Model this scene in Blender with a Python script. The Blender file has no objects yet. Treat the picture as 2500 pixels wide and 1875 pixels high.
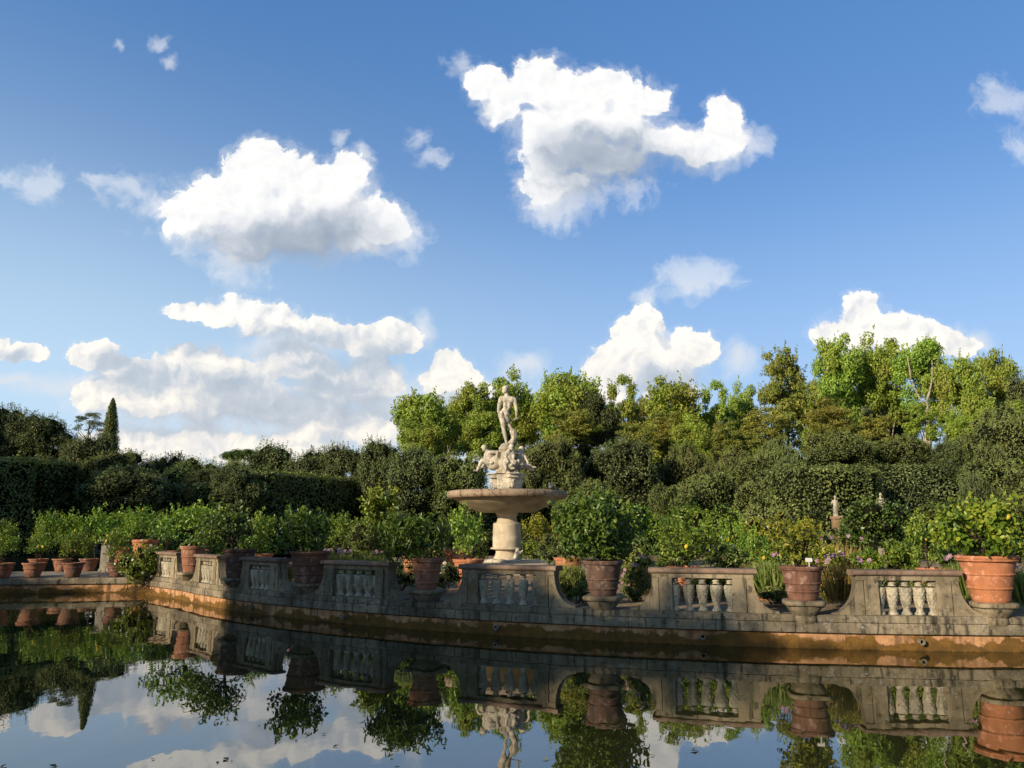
import bpy, bmesh, math, random
import numpy as np
from mathutils import Vector, Matrix, Euler

# ------------------------------------------------------------------ basics
sc = bpy.context.scene
COL = sc.collection
FPX = 1925.0                                   # focal length in pixels of the 2500 px wide photograph
TH = math.atan(352.5 / FPX)                    # upward tilt of the camera
CT, ST = math.cos(TH), math.sin(TH)
EYE = 2.0                                      # eye height above the pond
KP = 2500.0 / 2212.0

def ray(u, v):
    x = (u * KP - 1250.0) / FPX
    y = (937.5 - v * KP) / FPX
    return np.array([x, CT - y * ST, ST + y * CT])
def on_z(u, v, z):
    d = ray(u, v); t = (z - EYE) / d[2]
    return d * t + np.array([0, 0, EYE])
def at_y(u, v, Y):
    d = ray(u, v); t = Y / d[1]
    return d * t + np.array([0, 0, EYE])

cam = bpy.data.cameras.new('camera')
cam.sensor_width = 36.0
cam.lens = 36.0 * FPX / 2500.0
cam.clip_start = 0.1
cam.clip_end = 6000.0
camo = bpy.data.objects.new('camera', cam)
camo.location = (0, 0, EYE)
camo.rotation_euler = (math.pi / 2 + TH, 0, 0)
COL.objects.link(camo)
sc.camera = camo

sc.view_settings.view_transform = 'Standard'
sc.view_settings.look = 'None'
sc.view_settings.exposure = 0.0
sc.view_settings.gamma = 1.0
sc.render.engine = 'CYCLES'
cy = sc.cycles
cy.max_bounces = 6; cy.diffuse_bounces = 2; cy.glossy_bounces = 3; cy.transmission_bounces = 3; cy.transparent_max_bounces = 6
cy.caustics_reflective = False; cy.caustics_refractive = False
cy.sample_clamp_indirect = 4.0
cy.use_adaptive_sampling = True; cy.adaptive_threshold = 0.012; cy.adaptive_min_samples = 8
try:
    cy.use_denoising = True
    cy.denoiser = 'OPENIMAGEDENOISE'
    cy.denoising_input_passes = 'RGB_ALBEDO_NORMAL'
except Exception:
    cy.use_denoising = False

# ------------------------------------------------------------------ light
SUN_AZ = math.radians(47.0)                    # how far left of straight behind the camera
SUN_EL = math.radians(18.0)
sun_dir = Vector((-math.sin(SUN_AZ) * math.cos(SUN_EL), -math.cos(SUN_AZ) * math.cos(SUN_EL), math.sin(SUN_EL)))
sl = bpy.data.lights.new('sun', 'SUN')
sl.energy = 5.0
sl.angle = math.radians(0.5)
sl.color = (1.0, 0.85, 0.64)
so = bpy.data.objects.new('sun', sl)
so.rotation_euler = (-sun_dir).to_track_quat('-Z', 'Y').to_euler()
so.location = (-40, -30, 40)
COL.objects.link(so)
# ------------------------------------------------------------------ sky with clouds (all by direction, at infinity)
class NT:
    """small helper to write node trees"""
    def __init__(s, tree): s.t = tree
    def n(s, typ, inputs=None, **props):
        nd = s.t.nodes.new(typ)
        for k, v in props.items(): setattr(nd, k, v)
        for k, v in (inputs or {}).items(): s.put(nd, k, v)
        return nd
    def put(s, nd, k, v):
        sock = nd.inputs[k]
        if isinstance(v, bpy.types.NodeSocket): s.t.links.new(v, sock)
        elif isinstance(v, bpy.types.Node): s.t.links.new(v.outputs[0], sock)
        else: sock.default_value = v
    def m(s, op, a, b=None, c=None, clamp=False):
        nd = s.n('ShaderNodeMath', operation=op, use_clamp=clamp)
        for i, v in enumerate((a, b, c)):
            if v is not None: s.put(nd, i, v)
        return nd.outputs[0]
    def vm(s, op, a, b=None, c=None, scale=None):
        nd = s.n('ShaderNodeVectorMath', operation=op)
        for i, v in enumerate((a, b, c)):
            if v is not None: s.put(nd, i, v)
        if scale is not None: s.put(nd, 'Scale', scale)
        return nd.outputs['Value'] if op in ('LENGTH', 'DOT_PRODUCT', 'DISTANCE') else nd.outputs[0]
    def noise(s, vec, scale, detail=4, rough=0.5, dist=0.0, out='Fac', dims='3D', typ='FBM', lac=2.0, norm=True):
        nd = s.n('ShaderNodeTexNoise', noise_dimensions=dims, noise_type=typ, normalize=norm)
        s.put(nd, 'Vector', vec)
        s.put(nd, 'Scale', scale); s.put(nd, 'Detail', detail); s.put(nd, 'Roughness', rough); s.put(nd, 'Distortion', dist); s.put(nd, 'Lacunarity', lac)
        return nd.outputs[out]
    def mapr(s, x, a, b, c=0.0, d=1.0, smooth=True):
        nd = s.n('ShaderNodeMapRange', interpolation_type='SMOOTHSTEP' if smooth else 'LINEAR')
        for k, v in ((0, x), (1, a), (2, b), (3, c), (4, d)): s.put(nd, k, v)
        return nd.outputs[0]
    def mix(s, f, a, b, mode='MIX'):
        nd = s.n('ShaderNodeMix', data_type='RGBA', blend_type=mode)
        s.put(nd, 0, f)
        s.put(nd, 6, a); s.put(nd, 7, b)
        return nd.outputs[2]
    def ramp(s, f, stops):
        nd = s.n('ShaderNodeValToRGB'); s.put(nd, 0, f)
        el = nd.color_ramp.elements
        while len(el) < len(stops): el.new(0.5)
        for e, (p, c) in zip(el, stops): e.position = p; e.color = c if len(c) == 4 else (*c, 1)
        return nd.outputs[0]

# (centre x, centre y, half width, half height) in the tangent plane of the view direction, written in photo pixels
CLOUDS = [
 # left big cloud
 (560,450,160,105),(745,475,95,72),(770,520,70,40),(440,465,95,75),(690,460,125,100),(740,395,60,66),(560,385,85,80),(540,530,95,55),(660,500,110,60),(800,490,78,52),(630,400,80,70),
 # big cloud at the top
 (1170,185,72,72),(1240,235,120,92),(1335,255,105,85),(1228,325,112,88),(1195,398,68,62),(1300,345,125,76),(1250,385,80,50),(1420,308,85,44),(1515,322,86,48),
 (1562,262,44,54),(1045,185,54,42),(1090,235,58,50),(1580,308,42,44),(1295,190,58,48),(1385,228,56,46),(1175,285,64,56),
 # small ones
 # towering cumulus on the right
 (1400,695,44,38),(1400,770,92,72),(1340,790,70,50),(1490,760,54,50),(1320,840,90,62),(1440,825,105,62),(1360,730,50,45),
 (1858,668,44,40),(1870,720,100,54),(1965,735,92,42),(2045,748,62,28),(1795,728,48,32),
 # bank low on the left
 (405,665,56,26),(485,672,64,38),(580,702,96,38),(680,712,84,32),(745,738,64,30),
 (200,765,56,34),(265,805,80,40),(225,850,80,52),(330,862,125,60),(450,800,116,66),(450,872,140,62),(650,785,96,66),(725,835,104,66),(805,830,80,70),
 (790,765,44,36),(845,735,66,32),(560,872,120,60),(380,960,210,60),(600,965,230,60),(800,935,140,62),(965,812,66,48),(710,905,160,60),(1010,870,80,60),
 (40,757,64,19),(-10,750,46,26),
]
# thin veils: tails, shreds
WISPS = [
 (1497,600,80,50),(1500,606,56,36),(1565,612,60,28),(2180,212,80,44),(2195,208,50,30),(2212,318,56,40),(2216,318,40,30),
 (350,452,90,40),(275,412,80,38),(222,385,60,32),(985,145,36,28),(900,297,34,28),(940,345,42,28),(1395,650,34,30),(1590,770,58,42),(905,712,40,40),(1130,795,60,44),
 (20,382,56,40),(92,395,46,46),(345,92,30,16),(365,135,16,24),(255,105,24,11),(30,817,110,18),(1330,415,110,44),(1628,305,34,34),(1480,285,46,30),(1200,450,80,44),(500,575,110,46),(1240,440,100,36),(868,500,60,60),(2090,740,60,34),(735,300,24,22),(790,350,28,34),
 (640,930,520,90),(400,880,300,80),(880,860,200,80),(640,745,220,40),(1080,860,150,60),(560,990,520,60),(1000,980,300,60),(130,830,150,40),
]
# where a lot of cloud stands between the eye and the sunlit side: grey undersides
SHADE = [
 (620,540,150,62),(700,500,120,45),(1360,385,170,65),(1290,340,120,50),(470,738,150,26),(650,738,140,26),(560,900,190,34),(360,915,160,26),(720,815,95,56),(500,835,110,40),(830,775,80,34),(320,815,90,26),(590,880,130,34),(760,880,110,40),(1010,880,60,30),(260,775,60,22),(20,765,40,16),(1530,620,60,16),(1440,820,70,30),
]
def tangent(u, v):
    d = ray(u, v)
    return d[0] / d[1], d[2] / d[1]

world = bpy.data.worlds.new('World')
sc.world = world
world.use_nodes = True
wt = world.node_tree
wt.nodes.clear()
T = NT(wt)
SKY_K = 0.13
SKY_TONE = [(0.0, (0.92, 0.90, 1.22)), (0.13, (0.76, 0.82, 1.08)), (0.30, (0.84, 1.02, 1.27)), (0.45, (0.90, 1.18, 1.46)), (0.66, (0.90, 1.36, 1.76)), (0.74, (0.85, 1.25, 1.62)), (1.0, (0.36, 0.50, 0.62))]  # top stops darkened: sky dimmed far overhead to cut fill light
sky = T.n('ShaderNodeTexSky', sky_type='NISHITA')
sky.sun_disc = False
sky.sun_elevation = SUN_EL
sky.sun_rotation = math.radians(180) + SUN_AZ
sky.altitude = 60.0
sky.air_density = 1.0
sky.dust_density = 0.6
sky.ozone_density = 2.2
geo = T.n('ShaderNodeNewGeometry')
D3 = T.vm('SCALE', geo.outputs['Incoming'], scale=-1.0)
sep = T.n('ShaderNodeSeparateXYZ', {0: D3})
yy = T.m('MAXIMUM', sep.outputs[1], 0.05)
comb = T.n('ShaderNodeCombineXYZ', {0: T.m('DIVIDE', sep.outputs[0], yy), 1: T.m('DIVIDE', sep.outputs[2], yy), 2: 0.0})
Pn = comb.outputs[0]
px_, pz_ = T.n('ShaderNodeSeparateXYZ', {0: Pn}).outputs[:2]
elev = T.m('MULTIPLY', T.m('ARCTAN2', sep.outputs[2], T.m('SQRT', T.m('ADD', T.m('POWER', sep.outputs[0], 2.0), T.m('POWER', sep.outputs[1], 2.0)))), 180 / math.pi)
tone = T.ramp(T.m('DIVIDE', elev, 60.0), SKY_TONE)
skyc = T.vm('SCALE', T.mix(1.0, sky.outputs[0], tone, 'MULTIPLY'), scale=T.m('MULTIPLY', T.mapr(px_, -0.65, 0.65, 1.10, 0.92, smooth=False), T.mapr(sep.outputs[1], -0.1, 0.45, 0.55, 1.0)))  # sky behind the camera dimmed too, to weaken the fill light
# haze: paler towards the horizon, most of all on the left, the side of the sun
hz = T.m('ADD', T.m('MULTIPLY', T.m('MULTIPLY', T.mapr(px_, 0.35, -0.65), T.mapr(elev, 36.0, 8.0)), 0.50), T.mapr(elev, 27.0, 4.0, 0.0, 0.50), clamp=True)
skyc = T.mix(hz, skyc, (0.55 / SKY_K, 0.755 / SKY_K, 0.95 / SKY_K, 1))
BL = []
for kind, lst in enumerate((CLOUDS, WISPS, SHADE)):
    for (x, y, rx, ry) in lst:
        a, b = tangent(x, y)
        a1, _ = tangent(x + rx, y); _, b1 = tangent(x, y - ry)
        BL.append((a, b, abs(a1 - a) * (1.06 if kind == 0 else 1.14), abs(b1 - b) * (1.06 if kind == 0 else 1.14), kind))
LEAFN = 0

def cloud_background(blobs):
    """one background shader: the sky, and over it the clouds of one patch of directions"""
    global LEAFN
    if not blobs:
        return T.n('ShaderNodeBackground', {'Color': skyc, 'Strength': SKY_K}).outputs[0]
    LEAFN += 1
    g = bpy.data.node_groups.new('cloud_patch', 'ShaderNodeTree')
    g.interface.new_socket('P', in_out='INPUT', socket_type='NodeSocketVector')
    g.interface.new_socket('Sky', in_out='INPUT', socket_type='NodeSocketColor')
    g.interface.new_socket('Color', in_out='OUTPUT', socket_type='NodeSocketColor')
    G = NT(g)
    gi = G.n('NodeGroupInput'); go = G.n('NodeGroupOutput')
    P = gi.outputs[0]
    pz = G.n('ShaderNodeSeparateXYZ', {0: P}).outputs[1]
    w1 = G.vm('SCALE', G.vm('SUBTRACT', G.noise(P, 11.0, 5, 0.62, out='Color', dims='2D'), (0.5, 0.5, 0.5)), scale=0.050)
    Q0 = G.vm('MULTIPLY', G.vm('ADD', P, w1), (1, 1, 0))
    def body(Q, kind, k=0.4):
        cur = None
        for a, b, ra, rb, kd in blobs:
            if kd != kind: continue
            e = G.vm('LENGTH', G.vm('MULTIPLY_ADD', Q, (1 / ra, 1 / rb, 0), (-a / ra, -b / rb, 0)))
            cur = e if cur is None else G.m('SMOOTH_MIN', cur, e, k)
        return None if cur is None else G.m('SUBTRACT', 1.0, cur)
    def puffs(Q, det):
        f1 = G.noise(Q, 14.0, det, 0.60, dims='2D')
        b1 = G.m('ABSOLUTE', G.m('SUBTRACT', G.noise(Q, 26.0, det - 2.0, 0.5, dims='2D'), 0.5))
        return G.m('ADD', G.m('MULTIPLY', G.m('SUBTRACT', f1, 0.5), 1.5), G.m('MULTIPLY', G.m('SUBTRACT', 0.11, b1), 1.6))
    p0 = puffs(Q0, 8.0)
    fine = G.m('MULTIPLY', G.m('SUBTRACT', G.noise(Q0, 55.0, 4, 0.58, dims='2D'), 0.5), 0.62)
    col = gi.outputs[1]
    BW = body(Q0, 1)
    if BW is not None:
        aw = G.mapr(G.m('ADD', G.m('ADD', G.m('MULTIPLY', BW, 1.25), G.m('MULTIPLY', p0, G.mapr(pz, 0.22, 0.36, 0.5, 1.7))), G.m('MULTIPLY', fine, 0.6)), 0.0, 1.35, 0.0, G.mapr(pz, 0.26, 0.36, 0.92, 0.46))
        col = G.mix(aw, col, G.mix(G.mapr(pz, 0.40, 0.22), (0.96 / SKY_K, 0.97 / SKY_K, 0.98 / SKY_K, 1), (0.73 / SKY_K, 0.79 / SKY_K, 0.87 / SKY_K, 1)))
    B0 = body(Q0, 0)
    if B0 is not None:
        p1 = puffs(G.vm('ADD', Q0, (-0.009, 0.009, 0)), 6.0)
        B2 = body(G.vm('ADD', Q0, (-0.012, 0.030, 0)), 0)
        under = G.m('SUBTRACT', B2, B0)
        Bs = G.m('MINIMUM', G.m('MULTIPLY', B0, 2.1), 1.3)
        D0 = G.m('ADD', G.m('ADD', Bs, p0), fine)
        soft = G.mapr(under, -0.12, 0.22, G.mapr(pz, 0.22, 0.36, 0.24, 0.34), 1.25)
        alpha = G.mapr(G.m('DIVIDE', G.m('ADD', D0, -0.08), soft), 0.0, 1.0)
        veil = G.mapr(G.m('ADD', D0, G.m('MULTIPLY', fine, 0.5)), -0.38, 0.55, 0.0, G.mapr(pz, 0.24, 0.36, 0.16, 0.36))
        alpha = G.m('MAXIMUM', alpha, veil)
        slope = G.m('SUBTRACT', p0, p1)
        grey = G.m('MULTIPLY', G.mapr(under, -0.02, 0.35), G.mapr(pz, 0.38, 0.24, 0.10, 0.20))
        BS = body(Q0, 2, 0.6)
        if BS is not None:
            grey = G.m('ADD', grey, G.mapr(G.m('ADD', BS, G.m('MULTIPLY', p0, 0.30)), -0.55, 0.95, 0.0, 0.42))
        lit = G.m('ADD', G.m('MULTIPLY', slope, G.mapr(pz, 0.38, 0.24, 0.20, 0.46)), G.m('SUBTRACT', 0.93, grey), clamp=True)
        ccol = G.mix(G.mapr(pz, 0.36, 0.24), G.ramp(lit, [(0.30, (0.30, 0.36, 0.46)), (0.60, (0.48, 0.54, 0.63)), (0.84, (0.90, 0.91, 0.93)), (1.0, (1.10, 1.08, 1.04))]), G.ramp(lit, [(0.20, (0.42, 0.51, 0.64)), (0.60, (0.58, 0.66, 0.77)), (0.80, (0.86, 0.88, 0.90)), (1.0, (1.14, 1.10, 1.02))]))
        warm = G.mix(G.mapr(pz, 0.36, 0.10), ccol, G.mix(1.0, ccol, (1.0, 0.94, 0.87, 1), 'MULTIPLY'))
        col = G.mix(G.m('MULTIPLY', alpha, G.mapr(pz, 0.06, 0.30, 0.80, 0.985)), col, G.vm('SCALE', warm, scale=1.0 / SKY_K))
    out = col
    g.links.new(out, go.inputs[0])
    nd = T.n('ShaderNodeGroup', {}, node_tree=g)
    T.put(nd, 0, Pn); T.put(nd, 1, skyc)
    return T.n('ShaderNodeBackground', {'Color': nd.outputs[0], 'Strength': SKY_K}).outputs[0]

def split(blobs, x0, x1, z0, z1, depth):
    near = [q for q in blobs if q[0] + q[2] * 1.35 + 0.06 > x0 and q[0] - q[2] * 1.35 - 0.06 < x1 and q[1] + q[3] * 1.35 + 0.06 > z0 and q[1] - q[3] * 1.35 - 0.10 < z1]
    if len(near) <= 12 or depth == 0:
        return cloud_background(near)
    ax = x1 - x0 > z1 - z0
    cut = (x0 + x1) / 2 if ax else (z0 + z1) / 2
    f = T.m('GREATER_THAN', px_ if ax else pz_, cut)
    lo = split(near, x0, cut, z0, z1, depth - 1) if ax else split(near, x0, x1, z0, cut, depth - 1)
    hi = split(near, cut, x1, z0, z1, depth - 1) if ax else split(near, x0, x1, cut, z1, depth - 1)
    return T.n('ShaderNodeMixShader', {0: f, 1: lo, 2: hi}).outputs[0]

ahead = T.m('GREATER_THAN', sep.outputs[1], 0.3)
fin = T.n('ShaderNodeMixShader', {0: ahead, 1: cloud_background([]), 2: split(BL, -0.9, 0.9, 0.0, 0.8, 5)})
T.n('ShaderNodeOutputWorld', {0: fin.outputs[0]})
world.cycles.sampling_method = 'MANUAL'
world.cycles.sample_map_resolution = 256
# ------------------------------------------------------------------ objects
RNG = np.random.default_rng(7)
def tag(o, label=None, cat=None, group=None, kind=None):
    if label: o['label'] = label
    if cat: o['category'] = cat
    if group: o['group'] = group
    if kind: o['kind'] = kind
    return o
def thing(name, label, cat, loc=(0, 0, 0), rotz=0.0, group=None, scale=None):
    o = bpy.data.objects.new(name, None)
    o.empty_display_size = 0.2
    COL.objects.link(o)
    o.location = loc; o.rotation_euler = (0, 0, rotz)
    if scale is not None: o.scale = scale if hasattr(scale, '__len__') else (scale,) * 3
    return tag(o, label, cat, group)
def link(name, me, parent=None, loc=None, rot=None, scale=None, label=None):
    o = bpy.data.objects.new(name, me)
    COL.objects.link(o)
    if parent is not None: o.parent = parent
    if loc is not None: o.location = loc
    if rot is not None: o.rotation_euler = rot
    if scale is not None: o.scale = scale if hasattr(scale, '__len__') else (scale,) * 3
    if label: o['label'] = label
    return o
def to_mesh(name, V, faces, mats, smooth=True, mi=None):
    me = bpy.data.meshes.new(name)
    me.from_pydata([tuple(v) for v in V], [], [tuple(f) for f in faces])
    for m in (mats if isinstance(mats, (list, tuple)) else [mats]): me.materials.append(m)
    if smooth: me.polygons.foreach_set('use_smooth', [True] * len(me.polygons))
    if mi is not None: me.polygons.foreach_set('material_index', mi)
    me.update()
    return me
class MB:
    """collects simple shapes into one mesh"""
    def __init__(s): s.V = []; s.F = []; s.M = []; s.mat = 0
    def add(s, V, F):
        o = len(s.V); s.V += [tuple(v) for v in V]; s.F += [tuple(i + o for i in f) for f in F]; s.M += [s.mat] * len(F)
    def box(s, x0, x1, y0, y1, z0, z1, ch=0.0):
        if ch <= 0:
            V = [(x, y, z) for z in (z0, z1) for y in (y0, y1) for x in (x0, x1)]
            s.add(V, [(0, 2, 3, 1), (4, 5, 7, 6), (0, 1, 5, 4), (2, 6, 7, 3), (0, 4, 6, 2), (1, 3, 7, 5)])
        else:
            bm = bmesh.new(); bmesh.ops.create_cube(bm, size=1.0)
            for v in bm.verts:
                v.co = Vector(((x0 + x1) / 2 + v.co.x * (x1 - x0), (y0 + y1) / 2 + v.co.y * (y1 - y0), (z0 + z1) / 2 + v.co.z * (z1 - z0)))
            bmesh.ops.bevel(bm, geom=bm.edges[:], offset=ch, segments=2, affect='EDGES', profile=0.6)
            bm.verts.index_update()
            s.add([v.co[:] for v in bm.verts], [[v.index for v in f.verts] for f in bm.faces]); bm.free()
    def lathe(s, prof, n=32, c=(0, 0, 0), fn=None, caps=False):
        V = []; F = []
        for j, (r, z) in enumerate(prof):
            for i in range(n):
                t = 2 * math.pi * i / n
                rr = r if fn is None else r + fn(t, z, r)
                V.append((c[0] + rr * math.cos(t), c[1] + rr * math.sin(t), c[2] + z))
        for j in range(len(prof) - 1):
            for i in range(n):
                k = (i + 1) % n
                F.append((j * n + i, j * n + k, (j + 1) * n + k, (j + 1) * n + i))
        if caps:
            F.append(tuple(range(n))[::-1]); F.append(tuple((len(prof) - 1) * n + i for i in range(n)))
        s.add(V, F)
    def extrude_x(s, prof, x0, x1, segs=1):
        """profile of (y,z) points, counter-clockwise seen from +x, swept along x, with end caps"""
        n = len(prof); V = []; F = []
        for k in range(segs + 1):
            x = x0 + (x1 - x0) * k / segs
            V += [(x, y, z) for y, z in prof]
        for k in range(segs):
            for i in range(n):
                j = (i + 1) % n
                F.append((k * n + i, (k + 1) * n + i, (k + 1) * n + j, k * n + j)[::-1])
        F.append(tuple(range(n))[::-1]); F.append(tuple(segs * n + i for i in range(n)))
        s.add(V, F)
    def tube(s, pts, rad, n=8):
        pts = [Vector(p) for p in pts]
        V = []; F = []
        up = Vector((0.13, 0.31, 0.94))
        for i, p in enumerate(pts):
            d = (pts[min(i + 1, len(pts) - 1)] - pts[max(i - 1, 0)]).normalized()
            a = d.cross(up)
            if a.length < 0.05: a = d.cross(Vector((1, 0, 0)))
            a.normalize(); b = d.cross(a)
            r = rad[i] if hasattr(rad, '__len__') else rad
            for k in range(n):
                t = 2 * math.pi * k / n
                V.append(p + a * (r * math.cos(t)) + b * (r * math.sin(t)))
        for i in range(len(pts) - 1):
            for k in range(n):
                j = (k + 1) % n
                F.append((i * n + k, i * n + j, (i + 1) * n + j, (i + 1) * n + k))
        F.append(tuple(range(n))[::-1]); F.append(tuple((len(pts) - 1) * n + k for k in range(n)))
        s.add(V, F)
    def ell(s, c, r, n=12, m=8, rot=None):
        V = []; F = []
        for j in range(m + 1):
            ph = math.pi * j / m
            for i in range(n):
                t = 2 * math.pi * i / n
                v = Vector((r[0] * math.sin(ph) * math.cos(t), r[1] * math.sin(ph) * math.sin(t), -r[2] * math.cos(ph)))
                if rot is not None: v = rot @ v
                V.append(v + Vector(c))
        for j in range(m):
            for i in range(n):
                k = (i + 1) % n
                F.append((j * n + i, j * n + k, (j + 1) * n + k, (j + 1) * n + i))
        s.add(V, F)
    def mesh(s, name, mats, smooth=True, weld=0.0, sharp=None):
        me = to_mesh(name, s.V, s.F, mats, smooth, s.M if isinstance(mats, (list, tuple)) and len(mats) > 1 else None)
        if weld:
            bm = bmesh.new(); bm.from_mesh(me); bmesh.ops.remove_doubles(bm, verts=bm.verts[:], dist=weld); bm.to_mesh(me); bm.free()
        if sharp: me.set_sharp_from_angle(angle=math.radians(sharp))
        return me

# ------------------------------------------------------------------ materials
def new_mat(name):
    m = bpy.data.materials.new(name); m.use_nodes = True
    m.node_tree.nodes.clear()
    return m, NT(m.node_tree)
def finish(T, bsdf):
    T.n('ShaderNodeOutputMaterial', {0: bsdf})
def bump(T, h, strength, dist):
    return T.n('ShaderNodeBump', {'Strength': strength, 'Distance': dist, 'Height': h}).outputs[0]
def pos(T): return T.n('ShaderNodeNewGeometry').outputs['Position']
def C4(c): return (c[0], c[1], c[2], 1.0)

def stone_mat(name, base, dark, light, lichen=0.5, streak=0.6, ochre=0.0, bumpd=0.012, grain=1.0, rough=0.9, joints=False, grime=0.0):
    m, T = new_mat(name)
    P = pos(T)
    big = T.noise(P, 1.7 * grain, 5, 0.6)
    med = T.noise(P, 9.0 * grain, 6, 0.65)
    fin = T.noise(P, 60.0 * grain, 4, 0.7)
    col = T.mix(T.mapr(big, 0.35, 0.68), C4(base), C4([b * 0.62 for b in base]))
    col = T.mix(T.m('MULTIPLY', T.mapr(med, 0.50, 0.72), 0.75), col, C4(dark))
    st = T.noise(T.vm('MULTIPLY', P, (1, 1, 0.10)), 8.0 * grain, 5, 0.6)
    col = T.mix(T.m('MULTIPLY', T.mapr(st, 0.50, 0.70), streak), col, C4(dark))
    li = T.noise(P, 17.0 * grain, 6, 0.72)
    lb = T.noise(P, 2.3 * grain, 3, 0.5)
    col = T.mix(T.m('MULTIPLY', T.m('MULTIPLY', T.mapr(li, 0.56, 0.62), T.mapr(lb, 0.42, 0.60)), lichen), col, C4(light))
    if ochre > 0:
        oc = T.noise(P, 3.1, 4, 0.6)
        col = T.mix(T.m('MULTIPLY', T.mapr(oc, 0.62, 0.70), ochre), col, (0.30, 0.19, 0.04, 1))
    gr = T.noise(T.vm('MULTIPLY', P, (1, 1, 0.5)), 0.75 * grain, 6, 0.62)
    col = T.mix(T.m('MULTIPLY', T.mapr(gr, 0.45, 0.60), grime), col, C4([d * 1.5 for d in dark]))
    col = T.mix(T.m('MULTIPLY', fin, 0.35), col, T.mix(1.0, col, (0.55, 0.55, 0.55, 1), 'MULTIPLY'))
    h = T.m('ADD', T.m('MULTIPLY', med, 1.0), T.m('MULTIPLY', fin, 0.35))
    if joints:                                        # upright joints between the blocks, along the arc
        sp_ = T.n('ShaderNodeSeparateXYZ', {0: P}).outputs
        ang = T.m('ARCTAN2', T.m('SUBTRACT', sp_[0], 9.413), T.m('SUBTRACT', 36.663, sp_[1]))
        s_ = T.m('ADD', T.m('MULTIPLY', ang, 23.17 / 1.27), T.m('MULTIPLY', T.m('GREATER_THAN', sp_[2], 0.446), 0.37))
        fr = T.m('FRACT', T.m('ADD', s_, T.m('MULTIPLY', T.noise(P, 0.9, 1, 0.5), 0.25)))
        line = T.m('LESS_THAN', T.m('ABSOLUTE', T.m('SUBTRACT', fr, 0.5)), 0.0085)
        bl = T.n('ShaderNodeTexWhiteNoise', {'W': T.m('FLOOR', T.m('ADD', s_, T.m('ADD', 0.5, T.m('MULTIPLY', T.noise(P, 0.9, 1, 0.5), 0.25))))}, noise_dimensions='1D').outputs[0]
        col = T.mix(T.m('MULTIPLY', bl, 0.35), col, T.mix(1.0, col, (0.45, 0.43, 0.40, 1), 'MULTIPLY'))
        col = T.mix(T.m('MULTIPLY', line, 0.65), col, (0.012, 0.011, 0.009, 1))
        h = T.m('SUBTRACT', h, T.m('MULTIPLY', line, 2.0))
    b = T.n('ShaderNodeBsdfPrincipled', {'Base Color': col, 'Roughness': rough, 'Specular IOR Level': 0.25, 'Normal': bump(T, h, 0.9, bumpd)})
    finish(T, b); return m

M = {}
M['stone'] = stone_mat('weathered_stone', (0.47, 0.375, 0.235), (0.030, 0.027, 0.020), (0.46, 0.43, 0.34), lichen=0.7, streak=0.9, ochre=0.5, grime=0.5)
M['course'] = stone_mat('mossy_course_stone', (0.45, 0.365, 0.235), (0.018, 0.017, 0.013), (0.52, 0.50, 0.46), lichen=0.95, streak=0.85, ochre=0.35, bumpd=0.02, joints=True, grime=0.55)
M['rail'] = stone_mat('rail_stone', (0.36, 0.245, 0.17), (0.070, 0.050, 0.040), (0.42, 0.38, 0.32), lichen=0.35, streak=0.35)
M['baluster'] = stone_mat('baluster_stone', (0.70, 0.61, 0.43), (0.085, 0.08, 0.062), (0.60, 0.56, 0.46), lichen=0.6, streak=0.65, grime=0.35, bumpd=0.014, grain=1.8)
M['pale_stone'] = stone_mat('pale_stone', (0.42, 0.37, 0.28), (0.12, 0.105, 0.08), (0.58, 0.55, 0.47), lichen=0.5, streak=0.4)
M['marble'] = stone_mat('old_marble', (0.86, 0.75, 0.57), (0.10, 0.085, 0.06), (0.86, 0.84, 0.76), lichen=0.4, streak=0.7, grain=2.0, bumpd=0.012, rough=0.75)
M['marble_dark'] = stone_mat('stained_marble', (0.66, 0.57, 0.42), (0.12, 0.095, 0.065), (0.74, 0.71, 0.62), lichen=0.5, streak=0.8, grain=1.3, bumpd=0.012, rough=0.8)
M['limestone'] = stone_mat('fountain_stone', (0.76, 0.63, 0.44), (0.46, 0.34, 0.21), (0.66, 0.57, 0.43), lichen=0.2, streak=0.18, bumpd=0.004, grain=0.8)
M['granite'] = stone_mat('basin_rim_stone', (0.48, 0.35, 0.23), (0.085, 0.050, 0.030), (0.60, 0.52, 0.42), lichen=0.4, streak=0.95, bumpd=0.006)
M['granite_under'] = stone_mat('basin_underside_stone_shaded', (0.50, 0.40, 0.24), (0.30, 0.24, 0.16), (0.62, 0.54, 0.40), lichen=0.2, streak=0.25, bumpd=0.004)  # stone colour darkened to carry the shade under the bowl

def terracotta(name, base, dirt, amount):
    m, T = new_mat(name)
    P = pos(T)
    a = T.noise(P, 4.0, 5, 0.6); b_ = T.noise(T.vm('MULTIPLY', P, (1, 1, 0.18)), 11.0, 5, 0.6); f = T.noise(P, 55.0, 3, 0.6)
    w = T.noise(P, 7.0, 6, 0.7)
    col = T.mix(T.mapr(a, 0.3, 0.7), C4(base), C4([c * 0.74 for c in base]))
    col = T.mix(T.m('MULTIPLY', T.mapr(b_, 0.45, 0.68), amount), col, C4(dirt))
    col = T.mix(T.m('MULTIPLY', T.mapr(w, 0.53, 0.63), 0.75), col, C4([min(1, c * 1.1 + 0.13) for c in base]))
    h = T.m('ADD', w, T.m('MULTIPLY', f, 0.4))
    b = T.n('ShaderNodeBsdfPrincipled', {'Base Color': col, 'Roughness': 0.85, 'Specular IOR Level': 0.25, 'Normal': bump(T, h, 0.5, 0.006)})
    finish(T, b); return m
M['pot_orange'] = terracotta('orange_terracotta', (0.60, 0.235, 0.105), (0.30, 0.13, 0.07), 0.35)
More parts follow.
